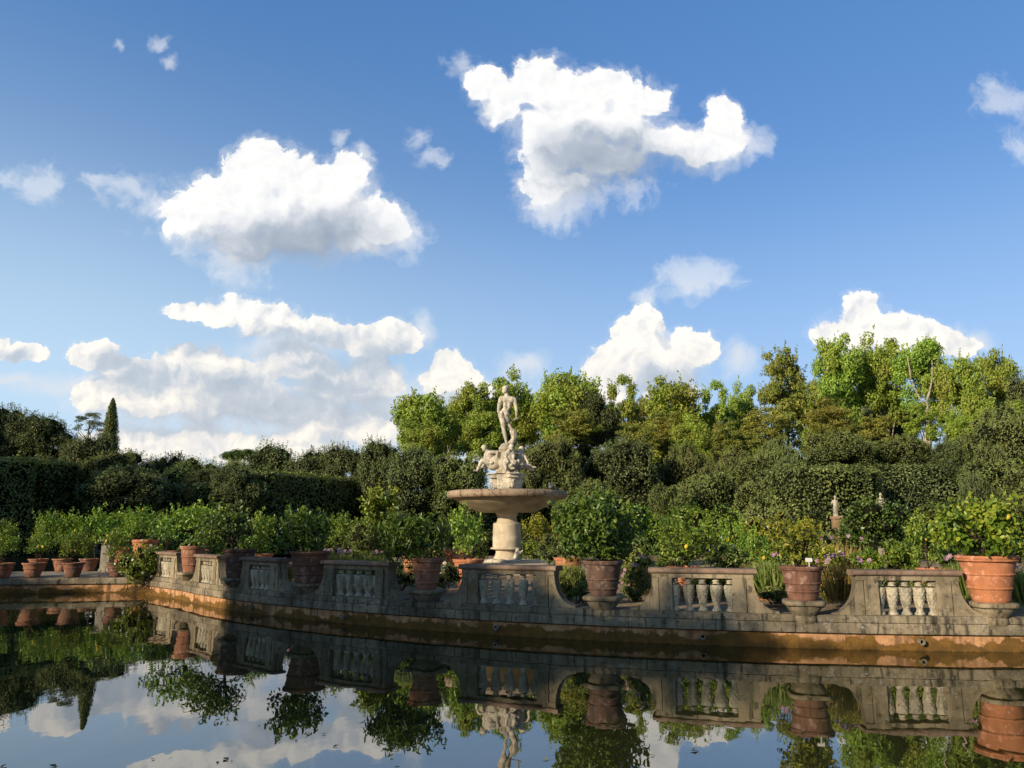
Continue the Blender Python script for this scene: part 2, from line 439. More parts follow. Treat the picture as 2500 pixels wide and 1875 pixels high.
M['pot_red'] = terracotta('red_terracotta', (0.39, 0.175, 0.098), (0.14, 0.075, 0.05), 0.55)
M['pot_brown'] = terracotta('brown_terracotta', (0.24, 0.115, 0.072), (0.085, 0.055, 0.042), 0.7)
M['pot_dark'] = terracotta('dark_terracotta', (0.155, 0.090, 0.062), (0.06, 0.045, 0.036), 0.75)

def plain(name, col, rough=0.8, spec=0.2, var=0.3, scale=20.0, bumpd=0.0):
    m, T = new_mat(name)
    P = pos(T); n = T.noise(P, scale, 5, 0.65)
    c = T.mix(T.mapr(n, 0.3, 0.7), C4(col), C4([x * (1 - var) for x in col]))
    ins = {'Base Color': c, 'Roughness': rough, 'Specular IOR Level': spec}
    if bumpd: ins['Normal'] = bump(T, n, 0.8, bumpd)
    finish(T, T.n('ShaderNodeBsdfPrincipled', ins)); return m
M['soil'] = plain('soil', (0.07, 0.05, 0.035), 1.0, 0.1, 0.5, 30, 0.03)
M['bark'] = plain('dark_bark', (0.075, 0.058, 0.042), 0.95, 0.1, 0.6, 25, 0.02)
M['twig'] = plain('twig', (0.12, 0.095, 0.06), 0.9, 0.1, 0.5, 40)
M['plane_bark'] = plain('plane_tree_bark', (0.58, 0.49, 0.36), 0.9, 0.1, 0.55, 2.2, 0.02)
M['dark_metal'] = plain('rusty_iron', (0.07, 0.045, 0.03), 0.7, 0.3, 0.4, 40)
M['white_paint'] = plain('white_paint', (0.75, 0.73, 0.68), 0.6, 0.3, 0.15, 20)
M['wood_grey'] = plain('grey_wood', (0.42, 0.36, 0.27), 0.9, 0.1, 0.4, 20)
M['lemon'] = plain('lemon_skin', (0.75, 0.55, 0.04), 0.45, 0.4, 0.15, 8)
M['lime'] = plain('green_citrus_skin', (0.38, 0.48, 0.07), 0.45, 0.4, 0.2, 8)
M['bird_grey'] = plain('grey_plumage', (0.16, 0.17, 0.19), 0.7, 0.2, 0.3, 30)

def gravel_mat(name, a, b):
    m, T = new_mat(name)
    P = pos(T)
    n1 = T.noise(P, 0.5, 5, 0.6); n2 = T.noise(P, 38.0, 3, 0.7); n3 = T.noise(P, 4.0, 5, 0.6)
    col = T.mix(T.mapr(n1, 0.35, 0.65), C4(a), C4(b))
    col = T.mix(T.mapr(n3, 0.52, 0.72), col, C4([x * 0.6 for x in b]))
    col = T.mix(T.m('MULTIPLY', T.mapr(n2, 0.35, 0.65), 0.55), col, T.mix(1.0, col, (0.5, 0.48, 0.45, 1), 'MULTIPLY'))
    h = T.m('ADD', n2, T.m('MULTIPLY', n3, 0.8))
    finish(T, T.n('ShaderNodeBsdfPrincipled', {'Base Color': col, 'Roughness': 1.0, 'Specular IOR Level': 0.1, 'Normal': bump(T, h, 1.0, 0.03)}))
    return m
M['gravel'] = gravel_mat('garden_gravel', (0.52, 0.39, 0.24), (0.36, 0.26, 0.16))
M['deck'] = gravel_mat('pale_paving', (0.50, 0.44, 0.35), (0.40, 0.34, 0.26))
M['earth'] = gravel_mat('woodland_ground', (0.13, 0.11, 0.06), (0.07, 0.075, 0.03))

def plaster_mat():
    m, T = new_mat('stained_render')
    P = pos(T)
    z = T.n('ShaderNodeSeparateXYZ', {0: P}).outputs[2]
    n1 = T.noise(P, 1.3, 5, 0.6); n2 = T.noise(P, 6.0, 6, 0.65); n3 = T.noise(P, 34.0, 4, 0.7)
    col = T.mix(T.mapr(n2, 0.35, 0.65), (0.68, 0.37, 0.18, 1), (0.48, 0.25, 0.12, 1))
    rust = T.noise(T.vm('MULTIPLY', P, (1, 1, 0.3)), 2.2, 4, 0.6)
    col = T.mix(T.m('MULTIPLY', T.mapr(rust, 0.60, 0.72), 0.8), col, (0.45, 0.12, 0.03, 1))
    drip = T.noise(T.vm('MULTIPLY', P, (1, 1, 0.06)), 3.4, 5, 0.65)
    col = T.mix(T.m('MULTIPLY', T.mapr(drip, 0.47, 0.64), 0.72), col, (0.085, 0.050, 0.022, 1))
    # algae creeping up from the water
    lvl = T.m('ADD', T.m('MULTIPLY', T.m('SUBTRACT', n1, 0.5), 0.75), T.m('MULTIPLY', T.m('SUBTRACT', n2, 0.5), 0.34))
    wet = T.mapr(T.m('ADD', z, T.m('MULTIPLY', lvl, -1.0)), 0.195, 0.135)
    col = T.mix(T.m('MULTIPLY', wet, 0.92), col, T.mix(T.mapr(n2, 0.4, 0.65), (0.115, 0.062, 0.014, 1), (0.22, 0.115, 0.022, 1)))
    dark = T.mapr(T.m('ADD', z, T.m('MULTIPLY', T.m('SUBTRACT', n2, 0.5), 0.10)), 0.03, -0.02)
    col = T.mix(T.m('MULTIPLY', dark, 0.6), col, (0.05, 0.035, 0.01, 1))
    h = T.m('ADD', n2, T.m('MULTIPLY', n3, 0.6))
    finish(T, T.n('ShaderNodeBsdfPrincipled', {'Base Color': col, 'Roughness': 0.92, 'Specular IOR Level': 0.2, 'Normal': bump(T, h, 0.9, 0.02)}))
    return m
M['render'] = plaster_mat()

def water_mat():
    m, T = new_mat('pond_water')
    P = pos(T)
    n = T.noise(T.vm('MULTIPLY', P, (1.0, 0.45, 1.0)), 3.0, 2, 0.5)
    n2 = T.noise(T.vm('MULTIPLY', P, (1.0, 0.6, 1.0)), 0.6, 2, 0.5)
    h = T.m('ADD', T.m('MULTIPLY', n, 0.35), n2)
    calm = T.mapr(T.noise(P, 0.16, 3, 0.5), 0.42, 0.62, 0.55, 1.7)
    h = T.m('MULTIPLY', h, calm)
    murk = T.noise(P, 0.25, 4, 0.6)
    col = T.mix(T.mapr(murk, 0.35, 0.65), (0.030, 0.034, 0.010, 1), (0.040, 0.036, 0.010, 1))
    b = T.n('ShaderNodeBsdfPrincipled', {'Base Color': col, 'Roughness': 0.012, 'IOR': 2.75, 'Specular IOR Level': 0.5, 'Normal': bump(T, h, 0.30, 0.014)})
    finish(T, b); return m
M['water'] = water_mat()

def leaf_mat(name, dark, mid, light, trans=0.35, tcol=None, rough=0.5, spec=0.3, hue=0.02, val=0.25, patch=0.0, pcol=None):
    m, T = new_mat(name)
    t = T.n('ShaderNodeAttribute', attribute_name='tint').outputs['Fac']
    col = T.ramp(t, [(0.0, dark), (0.5, mid), (1.0, light)])
    if patch > 0:
        pn = T.noise(pos(T), patch, 3, 0.5)
        col = T.mix(T.mapr(pn, 0.46, 0.62), col, T.mix(T.m('MULTIPLY', t, 0.7), C4(pcol), col))
    r = T.n('ShaderNodeObjectInfo').outputs['Random']
    hs = T.n('ShaderNodeHueSaturation', {'Hue': T.m('ADD', 0.5 - hue, T.m('MULTIPLY', r, 2 * hue)), 'Value': T.m('ADD', 1.0 - val, T.m('MULTIPLY', r, 2 * val)), 'Color': col}).outputs[0]
    b = T.n('ShaderNodeBsdfPrincipled', {'Base Color': hs, 'Roughness': rough, 'Specular IOR Level': spec})
    tc = T.mix(1.0, hs, C4(tcol or (1.5, 1.35, 0.5)), 'MULTIPLY')
    tr = T.n('ShaderNodeBsdfTranslucent', {'Color': tc})
    finish(T, T.n('ShaderNodeMixShader', {0: trans, 1: b, 2: tr}))
    return m
M['leaf_oak'] = leaf_mat('holm_oak_leaves', (0.054, 0.073, 0.026), (0.127, 0.168, 0.054), (0.287, 0.326, 0.121), 0.15, rough=0.5, hue=0.015, val=0.22)
M['leaf_olive'] = leaf_mat('olive_green_leaves', (0.100, 0.121, 0.037), (0.204, 0.249, 0.069), (0.359, 0.393, 0.129), 0.2, rough=0.5, hue=0.015, val=0.2)
M['leaf_hedge'] = leaf_mat('clipped_hedge_leaves', (0.066, 0.090, 0.025), (0.164, 0.199, 0.052), (0.312, 0.343, 0.094), 0.15, rough=0.5, hue=0.012, val=0.2)
M['leaf_plane'] = leaf_mat('plane_tree_leaves', (0.105, 0.179, 0.023), (0.251, 0.359, 0.045), (0.419, 0.514, 0.082), 0.20, rough=0.5, hue=0.016, val=0.15, patch=0.35, pcol=(0.31, 0.315, 0.05))
M['leaf_brown'] = leaf_mat('browning_leaves', (0.125, 0.128, 0.022), (0.25, 0.245, 0.044), (0.40, 0.375, 0.07), 0.18, rough=0.55, hue=0.018, val=0.15, patch=0.5, pcol=(0.15, 0.20, 0.034))
M['leaf_citrus'] = leaf_mat('citrus_leaves', (0.050, 0.116, 0.013), (0.149, 0.248, 0.024), (0.352, 0.429, 0.050), 0.22, rough=0.38, spec=0.45, hue=0.015, val=0.18)
M['leaf_yellow'] = leaf_mat('yellow_green_leaves', (0.11, 0.145, 0.014), (0.24, 0.27, 0.024), (0.46, 0.43, 0.045), 0.25, rough=0.4, spec=0.4, hue=0.01, val=0.12)
M['leaf_lime'] = leaf_mat('lime_green_leaves', (0.06, 0.115, 0.012), (0.15, 0.225, 0.022), (0.37, 0.40, 0.045), 0.22, rough=0.4, spec=0.4, hue=0.01, val=0.12)
M['leaf_deep'] = leaf_mat('deep_green_leaves', (0.029, 0.073, 0.014), (0.079, 0.143, 0.021), (0.187, 0.253, 0.033), 0.2, rough=0.38, spec=0.45, hue=0.012, val=0.15)
M['leaf_feather'] = leaf_mat('feathery_leaves', (0.103, 0.149, 0.034), (0.218, 0.276, 0.063), (0.368, 0.391, 0.115), 0.2, hue=0.012, val=0.15)
M['leaf_straw'] = leaf_mat('dry_stems', (0.17, 0.10, 0.03), (0.35, 0.25, 0.07), (0.48, 0.40, 0.13), 0.3, hue=0.012, val=0.15)
M['leaf_pine'] = leaf_mat('pine_needles', (0.035, 0.075, 0.012), (0.07, 0.135, 0.022), (0.12, 0.20, 0.035), 0.2, hue=0.01, val=0.1)
M['petal_pink'] = leaf_mat('pink_petals', (0.42, 0.18, 0.26), (0.60, 0.34, 0.42), (0.74, 0.54, 0.56), 0.4, tcol=(1, .9, .9), hue=0.01, val=0.1)
M['petal_white'] = leaf_mat('white_petals', (0.70, 0.68, 0.58), (0.78, 0.77, 0.70), (0.85, 0.84, 0.80), 0.3, tcol=(1, 1, .9), hue=0.0, val=0.05)
M['core'] = plain('dark_inner_shade', (0.018, 0.019, 0.010), 1.0, 0.0, 0.4, 6)  # near black: painted shade among inner twigs and inside the pipes
# ------------------------------------------------------------------ foliage
def leaves_mesh(name, P, N, size, mats, ratio=0.5, tilt=0.7, droop=0.0, seed=1, core=None, tint=None, fold=0.18, six=False, tdir=None):
    """one mesh of many small leaf-shaped faces at points P, facing roughly along N; core = (verts, faces) of the shaded inner mass"""
    rng = np.random.default_rng(seed)
    n = len(P)
    N = N + rng.normal(0, tilt, (n, 3)); N /= np.linalg.norm(N, axis=1)[:, None] + 1e-9
    t = rng.normal(0, 1, (n, 3)) if tdir is None else tdir + rng.normal(0, 0.35, (n, 3))
    t[:, 2] -= droop
    t -= N * (t * N).sum(1)[:, None]; t /= np.linalg.norm(t, axis=1)[:, None] + 1e-9
    s = np.cross(N, t)
    L = (size * rng.uniform(0.65, 1.3, n))[:, None] if not hasattr(size, '__len__') else np.asarray(size)[:, None]
    W = L * ratio
    if six:
        pts = [P - t * L * .5, P - t * L * .2 + s * W * .5 + N * W * fold, P + t * L * .18 + s * W * .45 + N * W * fold, P + t * L * .5 - N * L * .06,
               P + t * L * .18 - s * W * .45 + N * W * fold, P - t * L * .2 - s * W * .5 + N * W * fold]
        fc = np.array([[0, 1, 2, 3], [0, 3, 4, 5]]); k = 6
    else:
        pts = [P - t * L * .5, P + s * W * .5 + N * W * fold, P + t * L * .5, P - s * W * .5 + N * W * fold]
        fc = np.array([[0, 1, 2], [0, 2, 3]]); k = 4
    V = np.stack(pts, 1).reshape(-1, 3)
    F = (np.arange(n)[:, None, None] * k + fc[None]).reshape(-1, fc.shape[1])
    ti = rng.uniform(0, 1, n) if tint is None else np.clip(tint, 0, 1)
    ti = np.repeat(ti, k)
    nl = F.shape[1]; nf = len(F)
    loops = F.ravel(); starts = np.arange(nf) * nl; mi = np.zeros(nf, np.int32)
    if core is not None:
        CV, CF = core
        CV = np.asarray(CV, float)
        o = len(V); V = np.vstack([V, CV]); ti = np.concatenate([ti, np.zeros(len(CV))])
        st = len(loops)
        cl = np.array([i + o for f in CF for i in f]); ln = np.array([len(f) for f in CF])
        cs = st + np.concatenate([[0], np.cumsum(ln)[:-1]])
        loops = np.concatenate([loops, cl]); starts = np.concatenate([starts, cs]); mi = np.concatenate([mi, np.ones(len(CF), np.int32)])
    me = bpy.data.meshes.new(name)
    me.vertices.add(len(V)); me.vertices.foreach_set('co', V.astype(np.float32).ravel())
    me.loops.add(len(loops)); me.loops.foreach_set('vertex_index', loops.astype(np.int32))
    me.polygons.add(len(starts)); me.polygons.foreach_set('loop_start', starts.astype(np.int32))
    for m in mats: me.materials.append(m)
    me.polygons.foreach_set('material_index', mi)
    me.update(calc_edges=True)
    at = me.attributes.new('tint', 'FLOAT', 'POINT'); at.data.foreach_set('value', ti.astype(np.float32))
    return me

def sphere_pts(n, rng):
    v = rng.normal(0, 1, (n, 3)); return v / np.linalg.norm(v, axis=1)[:, None]

def lobes_in(rng, n, R, rmin, rmax, bottom=-0.5, outer=0.55, flat=0.8):
    """clump centres spread through an ellipsoid of half axes R, most of them towards its outside"""
    out = []
    d = sphere_pts(n * 3, rng)
    for q in d:
        if q[2] < bottom: continue
        rad = outer + (1 - outer) * rng.uniform() ** 0.6
        c = q * np.array(R) * rad * 0.86
        r = rng.uniform(rmin, rmax)
        out.append((c, np.array([r, r, r * flat])))
        if len(out) >= n: break
    return out

def lobes_limbs(rng, n, R, rmin, rmax, limbs, flat=0.8):
    """clumps gathered round the ends of a few main limbs, so that the crown is ragged and lets the sky through"""
    out = []; ends = []
    for i in range(limbs):
        a = i * 2.39996 + rng.uniform(-.4, .4); h = -0.75 + 1.6 * (i + 0.5) / limbs
        rr = math.sqrt(max(0.05, 1 - min(1, abs(h)) ** 2)) * rng.uniform(0.45, 0.85)
        ends.append(np.array((rr * math.cos(a), rr * math.sin(a), h * rng.uniform(0.75, 1.0))))
    for k in range(n):
        e_ = ends[k % limbs]
        c = e_ * rng.uniform(0.72, 1.02) + rng.normal(0, 0.17, 3)
        L = np.linalg.norm(c)
        if L > 0.95: c = c * 0.95 / L
        r = rng.uniform(rmin, rmax)
        out.append((c * np.array(R) * 0.93, np.array([r, r, r * flat])))
    return out

def lobe_points(rng, lobes, n, shell=0.62, hidden=0.72, up=0.15):
    c = np.array([l[0] for l in lobes]); r = np.array([l[1] for l in lobes])
    w = (r[:, 0] ** 2); w = w / w.sum()
    ids = rng.choice(len(lobes), int(n * 1.5), p=w)
    d = sphere_pts(len(ids), rng)
    rad = shell + (1.08 - shell) * rng.uniform(0, 1, len(ids)) ** 0.7
    P = c[ids] + d * r[ids] * rad[:, None]
    N = d + np.array([0, 0, up])
    keep = np.ones(len(P), bool)
    for k in range(len(lobes)):
        q = np.linalg.norm((P - c[k]) / r[k], axis=1)
        keep &= ~((q < hidden) & (ids != k))
    P, N, ids = P[keep][:n], N[keep][:n], ids[keep][:n]
    return P, N / np.linalg.norm(N, axis=1)[:, None], ids

def ico(c, r, sub=1):
    bm = bmesh.new(); bmesh.ops.create_icosphere(bm, subdivisions=sub, radius=1.0)
    V = [np.array(v.co) * r + c for v in bm.verts]; F = [[v.index for v in f.verts] for f in bm.faces]
    bm.free(); return V, F
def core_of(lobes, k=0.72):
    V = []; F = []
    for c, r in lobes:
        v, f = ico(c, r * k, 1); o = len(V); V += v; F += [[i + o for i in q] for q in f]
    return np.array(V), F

def limb(mb, p0, p1, r0, r1, rng, bend=0.12, n=7, seg=6):
    p0 = np.array(p0, float); p1 = np.array(p1, float)
    L = np.linalg.norm(p1 - p0); k = rng.normal(0, bend * L * 0.5, 3)
    pts = []; rad = []
    for i in range(seg + 1):
        t = i / seg
        pts.append(p0 + (p1 - p0) * t + k * math.sin(math.pi * t)); rad.append(r0 + (r1 - r0) * t)
    mb.tube(pts, rad, n)
    return pts

def tree_trunk(name, rng, lobes, h0, r0, mat, forks=5, twigs=16, top=None, lean=(0, 0)):
    """tapered trunk from the ground to the crown base (h0), limbs running on into the clumps; crown centre is the origin of lobes"""
    mb = MB()
    cz = [l[0] for l in lobes]
    top = np.array(top if top is not None else (lean[0], lean[1], 0.0))
    base = np.array((0, 0, -h0))
    tr = limb(mb, base, top, r0, r0 * 0.42, rng, 0.05, 10, 8)
    far = sorted(cz, key=lambda c: -np.linalg.norm(c - top))
    pick = [far[int(i)] for i in rng.choice(min(len(far), twigs * 2), min(forks, len(far)), replace=False)]
    subs = []
    for c in pick:
        t = rng.uniform(0.45, 0.95); s = tr[int(t * (len(tr) - 1))]
        subs.append(limb(mb, s, np.array(c) * 0.92, r0 * 0.42, r0 * 0.10, rng, 0.16, 7, 6))
    for c in [cz[int(i)] for i in rng.choice(len(cz), min(twigs, len(cz)), replace=False)]:
        best = min((p for s in subs + [tr] for p in s[1:]), key=lambda p: np.linalg.norm(np.array(p) - c))
        limb(mb, best, c, r0 * 0.13, r0 * 0.035, rng, 0.14, 5, 4)
    return mb.mesh(name, M[mat])

def hedge_mesh(name, corners, h, thick, mat, dens=110, leaf=0.13, seed=1, rough=0.10, top_wave=0.05):
    """a clipped hedge along a polyline of ground points; leafy on every face, rounded edges"""
    rng = np.random.default_rng(seed)
    P = []; N = []; CV = []; CF = []
    for (x0, y0), (x1, y1) in zip(corners[:-1], corners[1:]):
        a = np.array((x0, y0)); b = np.array((x1, y1)); L = np.linalg.norm(b - a); t = (b - a) / L; nn = np.array((t[1], -t[0]))
        half = thick / 2
        def emit(n, uvn):
            P.append(uvn[0]); N.append(uvn[1])
        def pt(s, w, z): return np.stack([a[0] + t[0] * s + nn[0] * w, a[1] + t[1] * s + nn[1] * w, z], 1)
        area = L * h
        for sd in (1, -1):
            n = int(area * dens * (1.0 if sd > 0 else 0.5))
            s = rng.uniform(0, L, n); z = h * rng.uniform(0, 1, n) ** 0.85
            emit(n, (pt(s, sd * (half + rng.normal(0, rough, n) - 0.25 * np.clip((z - h + 0.35) / 0.35, 0, 1) ** 2), z), np.tile(np.array([nn[0] * sd, nn[1] * sd, 0.25]), (n, 1))))
        n = int(L * thick * dens)
        s = rng.uniform(0, L, n); w = rng.uniform(-half, half, n)
        emit(n, (pt(s, w, h + rng.normal(0, rough * 0.7, n) + top_wave * np.sin(s * 1.7 + seed) - 0.22 * np.clip((np.abs(w) - half + .35) / .35, 0, 1) ** 2), np.tile(np.array([0, 0, 1.0]), (n, 1))))
        for e, sg in ((0, -1), (L, 1)):
            n = int(thick * h * dens)
            w = rng.uniform(-half, half, n); z = rng.uniform(0, h, n)
            emit(n, (pt(np.full(n, e) + sg * rng.normal(0, rough, n), w, z), np.tile(np.array([t[0] * sg, t[1] * sg, 0.2]), (n, 1))))
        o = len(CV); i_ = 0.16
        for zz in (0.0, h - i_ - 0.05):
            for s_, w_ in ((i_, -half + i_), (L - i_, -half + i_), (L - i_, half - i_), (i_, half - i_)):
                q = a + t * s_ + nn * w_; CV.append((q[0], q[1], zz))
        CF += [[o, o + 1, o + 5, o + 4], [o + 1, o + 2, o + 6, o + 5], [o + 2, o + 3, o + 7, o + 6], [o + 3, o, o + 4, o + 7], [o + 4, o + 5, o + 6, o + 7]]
    P = np.vstack(P); N = np.vstack(N)
    # patches of fresher growth
    ti = 0.5 + 0.30 * np.sin(P[:, 0] * 1.3 + 1.7 * np.sin(P[:, 2] * 1.1 + seed)) * np.sin(P[:, 2] * 1.6 + seed * 2) + rng.normal(0, 0.22, len(P))
    return leaves_mesh(name, P, N, leaf, [M[mat], M['core']], ratio=0.55, tilt=0.55, seed=seed, core=(CV, CF), tint=ti)

def crown_mesh(name, R, n_lobes, lobe_r, n_leaves, leaf, mat, seed, bottom=-0.6, outer=0.5, flat=0.8, core=0.0, ratio=0.6, shell=0.55, tilt=0.8, droop=0.2, hidden=0.7, six=False, shoots=None, limbs=0):
    rng = np.random.default_rng(seed)
    lobes = lobes_limbs(rng, n_lobes, R, lobe_r[0], lobe_r[1], limbs, flat) if limbs else lobes_in(rng, n_lobes, R, lobe_r[0], lobe_r[1], bottom, outer, flat)
    P, N, ids = lobe_points(rng, lobes, n_leaves, shell, hidden)
    lt = rng.uniform(0.25, 0.75, len(lobes))
    ti = lt[ids] + rng.normal(0, 0.2, len(P))
    if shoots:                                        # young growth standing out of the outline
        ns, ln, upb, per = shoots
        top = np.argsort(-(P[:, 2] + 0.8 * np.linalg.norm(P / np.array(R), axis=1) * R[2]))[:len(P) // 2]
        for k in rng.choice(top, ns):
            d = N[k] * 0.5 + np.array((rng.normal(0, .35), rng.normal(0, .35), upb)); d /= np.linalg.norm(d)
            f = rng.uniform(0, 1, per); l_ = ln * rng.uniform(0.5, 1.2)
            Q = P[k] + d * (f * l_)[:, None] + rng.normal(0, leaf * 0.35, (per, 3))
            P = np.vstack([P, Q]); N = np.vstack([N, np.tile(d * 0.3, (per, 1)) + rng.normal(0, .6, (per, 3))]); ti = np.concatenate([ti, rng.uniform(0.4, 1.0, per)])
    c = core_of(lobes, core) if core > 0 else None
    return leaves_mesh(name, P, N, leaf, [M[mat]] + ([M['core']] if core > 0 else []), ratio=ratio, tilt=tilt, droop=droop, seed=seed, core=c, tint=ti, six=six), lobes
# ------------------------------------------------------------------ the pond, the ground, the island and the bridge
ISL = (9.413, 36.663); RAD = 23.174             # the island's rim facing the camera is an arc of this circle
GZ = 0.50                                        # island ground above the water
def rim(deg, off=0.0):
    a = math.radians(deg); r = RAD + off
    return np.array([ISL[0] + r * math.sin(a), ISL[1] - r * math.cos(a)])
arc = [rim(a) for a in np.linspace(30, -54.5, 70)]
e = arc[-1]
dirn = np.array((-0.70, 0.714))
corner = e + dirn * 2.75
path = arc + [e + dirn * k for k in (0.7, 1.4, 2.1)] + [corner]
back = [(-12.3, 27.6), (-12.5, 30.2), (-12.0, 34.0), (-10.0, 39.0), (-5.0, 43.5), (2.0, 46.0), (10.0, 46.0), (17.0, 43.0), (22.0, 37.0), (23.6, 30.0), (23.4, 23.0)]
outline = path + [np.array(p) for p in back]

def sweep(name, pts, prof, mats, closed, mat_of=None, smooth=True):
    """profile (outward offset, z) swept along ground points; outward = to the left-hand side of travel reversed (water side)"""
    pts = np.array(pts); n = len(pts); V = []; F = []; mi = []
    cen = pts.mean(0)
    for i in range(n):
        p = pts[(i - 1) % n] if (closed or i > 0) else pts[i]; q = pts[(i + 1) % n] if (closed or i < n - 1) else pts[i]
        t = (q - p) / np.linalg.norm(q - p); nn = np.array((-t[1], t[0]))
        for o, z in prof: V.append((pts[i][0] + nn[0] * o, pts[i][1] + nn[1] * o, z))
    k = len(prof)
    for i in range(n if closed else n - 1):
        j = (i + 1) % n
        for m in range(k - 1):
            F.append((i * k + m, j * k + m, j * k + m + 1, i * k + m + 1)); mi.append(0 if mat_of is None else mat_of[m])
    if not closed:
        F.append(tuple(range(k))); mi.append(0); F.append(tuple((n - 1) * k + m for m in range(k))[::-1]); mi.append(0)
    me = to_mesh(name, V, F, mats, smooth, mi)
    bm = bmesh.new(); bm.from_mesh(me); bmesh.ops.recalc_face_normals(bm, faces=bm.faces[:]); bm.to_mesh(me); bm.free()
    me.set_sharp_from_angle(angle=math.radians(35))
    return me
# direction of travel: along `outline` (right to left) the water lies on the left hand side
water = to_mesh('water', [(-70, -30, 0), (70, -30, 0), (70, 90, 0), (-70, 90, 0)], [(0, 1, 2, 3)], M['water'], False)
tag(link('water', water), kind='structure')
# ground: one sheet with the pond's basin cut out of it, out to the horizon
ng = 96
poc = (0.0, 29.5); por = 30.2
ringV = []; ringF = []
radii = [(por, 0.0), (por, 0.5), (por + 2, 0.5), (por + 40, 0.52), (300, 0.6), (5000, 0.6)]
for r, z in radii:
    for i in range(ng):
        a = 2 * math.pi * i / ng; ringV.append((poc[0] + r * math.cos(a), poc[1] + r * math.sin(a), z))
for j in range(len(radii) - 1):
    for i in range(ng):
        k = (i + 1) % ng; ringF.append((j * ng + i, (j + 1) * ng + i, (j + 1) * ng + k, j * ng + k))
tag(link('ground', to_mesh('ground', ringV, ringF, M['earth'], False)), kind='structure')
# island ground
isl = [(p[0], p[1], GZ) for p in outline]
tag(link('island_ground', to_mesh('island_ground', isl, [tuple(range(len(isl)))[::-1]], M['gravel'], False)), kind='structure')

iw = thing('island_wall', 'curved retaining wall of the garden island, ochre render under dark stone courses', 'retaining wall', (0, 0, 0))
link('rendered_face', sweep('rendered_face', outline, [(0.0, -0.6), (0.0, 0.15), (0.0, 0.262)], [M['render']], True), iw)
link('lower_course', sweep('lower_course', outline, [(-0.30, 0.255), (0.03, 0.255), (0.06, 0.275), (0.062, 0.40), (0.045, 0.435), (-0.05, 0.445), (-0.35, 0.446)], [M['course']], True), iw)
link('upper_course', sweep('upper_course', path, [(0.03, 0.446), (0.03, 0.545), (0.012, 0.558), (-0.34, 0.56), (-0.36, 0.49)], [M['course']], False), iw)
def pipe_mesh():
    mb = MB()
    prof = [(0.030, 0.0), (0.046, 0.0), (0.046, 0.085), (0.050, 0.10), (0.034, 0.102), (0.030, 0.09), (0.028, 0.01)]
    mb.lathe(prof, 16); V = [(x, -z, y) for x, y, z in mb.V]; mb.V = V
    mb.mat = 1; mb.add([(0.03 * math.cos(t), -0.02, 0.03 * math.sin(t)) for t in np.linspace(0, 2 * math.pi, 13)[:-1]], [tuple(range(12))])  # dark disc painted as the shade inside the pipe
    return mb.mesh('drain_pipe', [M['pale_stone'], M['core']], sharp=40)
pm = pipe_mesh()
def arc_at(u, v=1290):
    """where the line of sight through photo column u meets the island's rim"""
    d = ray(u, v); d = d[:2] / np.hypot(*d[:2])
    bq = -(d @ np.array(ISL)); cc = ISL[0] ** 2 + ISL[1] ** 2 - RAD ** 2
    t = -bq - math.sqrt(bq * bq - cc); p = d * t
    return math.degrees(math.atan2(p[0] - ISL[0], ISL[1] - p[1]))
for u in (548, 747, 1075, 1515, 1979):
    a = arc_at(u); p = rim(a, 0.0)
    link('drain_pipe', pm, iw, (p[0], p[1], 0.155), (0, 0, math.radians(a)))

# the bridge to the island, coming in from the left
br = thing('bridge', 'low stone bridge carrying a paved walk to the island', 'bridge', (-20, 26.3, 0))
bn0, bn1 = np.array((-46.0, 20.6)), np.array((-11.2, 26.0))
bt = (bn1 - bn0) / np.linalg.norm(bn1 - bn0); bnn = np.array((-bt[1], bt[0]))
def brp(s, w):                                    # s metres left of the island corner, w metres back from the near edge
    q = bn1 - bt * s + bnn * w; return q
bo = np.array((-20, 26.3))
near = [brp(s, 0) - bo for s in (-1.5, 0, 4, 8, 12, 18, 26, 34)]
far_ = [brp(s, 4.3) - bo for s in (-1.5, 0, 4, 8, 12, 18, 26, 34)]
prof_l = [(-0.35, 0.255), (0.03, 0.255), (0.07, 0.28), (0.075, 0.41), (0.05, 0.455), (-0.30, 0.47)]
link('rendered_side', sweep('rendered_side', near, [(0.0, -0.6), (0.0, 0.262)], [M['render']], False), br)
link('edge_course', sweep('edge_course', near, prof_l, [M['course']], False), br)
link('edge_course', sweep('edge_course', far_[::-1], prof_l, [M['course']], False), br)
link('paved_deck', to_mesh('paved_deck', [(*near[1] + bnn * 0.2, 0.475), (*near[-1] + bnn * 0.2, 0.475), (*far_[-1] - bnn * 0.2, 0.475), (*far_[1] - bnn * 0.2, 0.475)], [(0, 1, 2, 3)[::-1]], M['deck'], False), br)

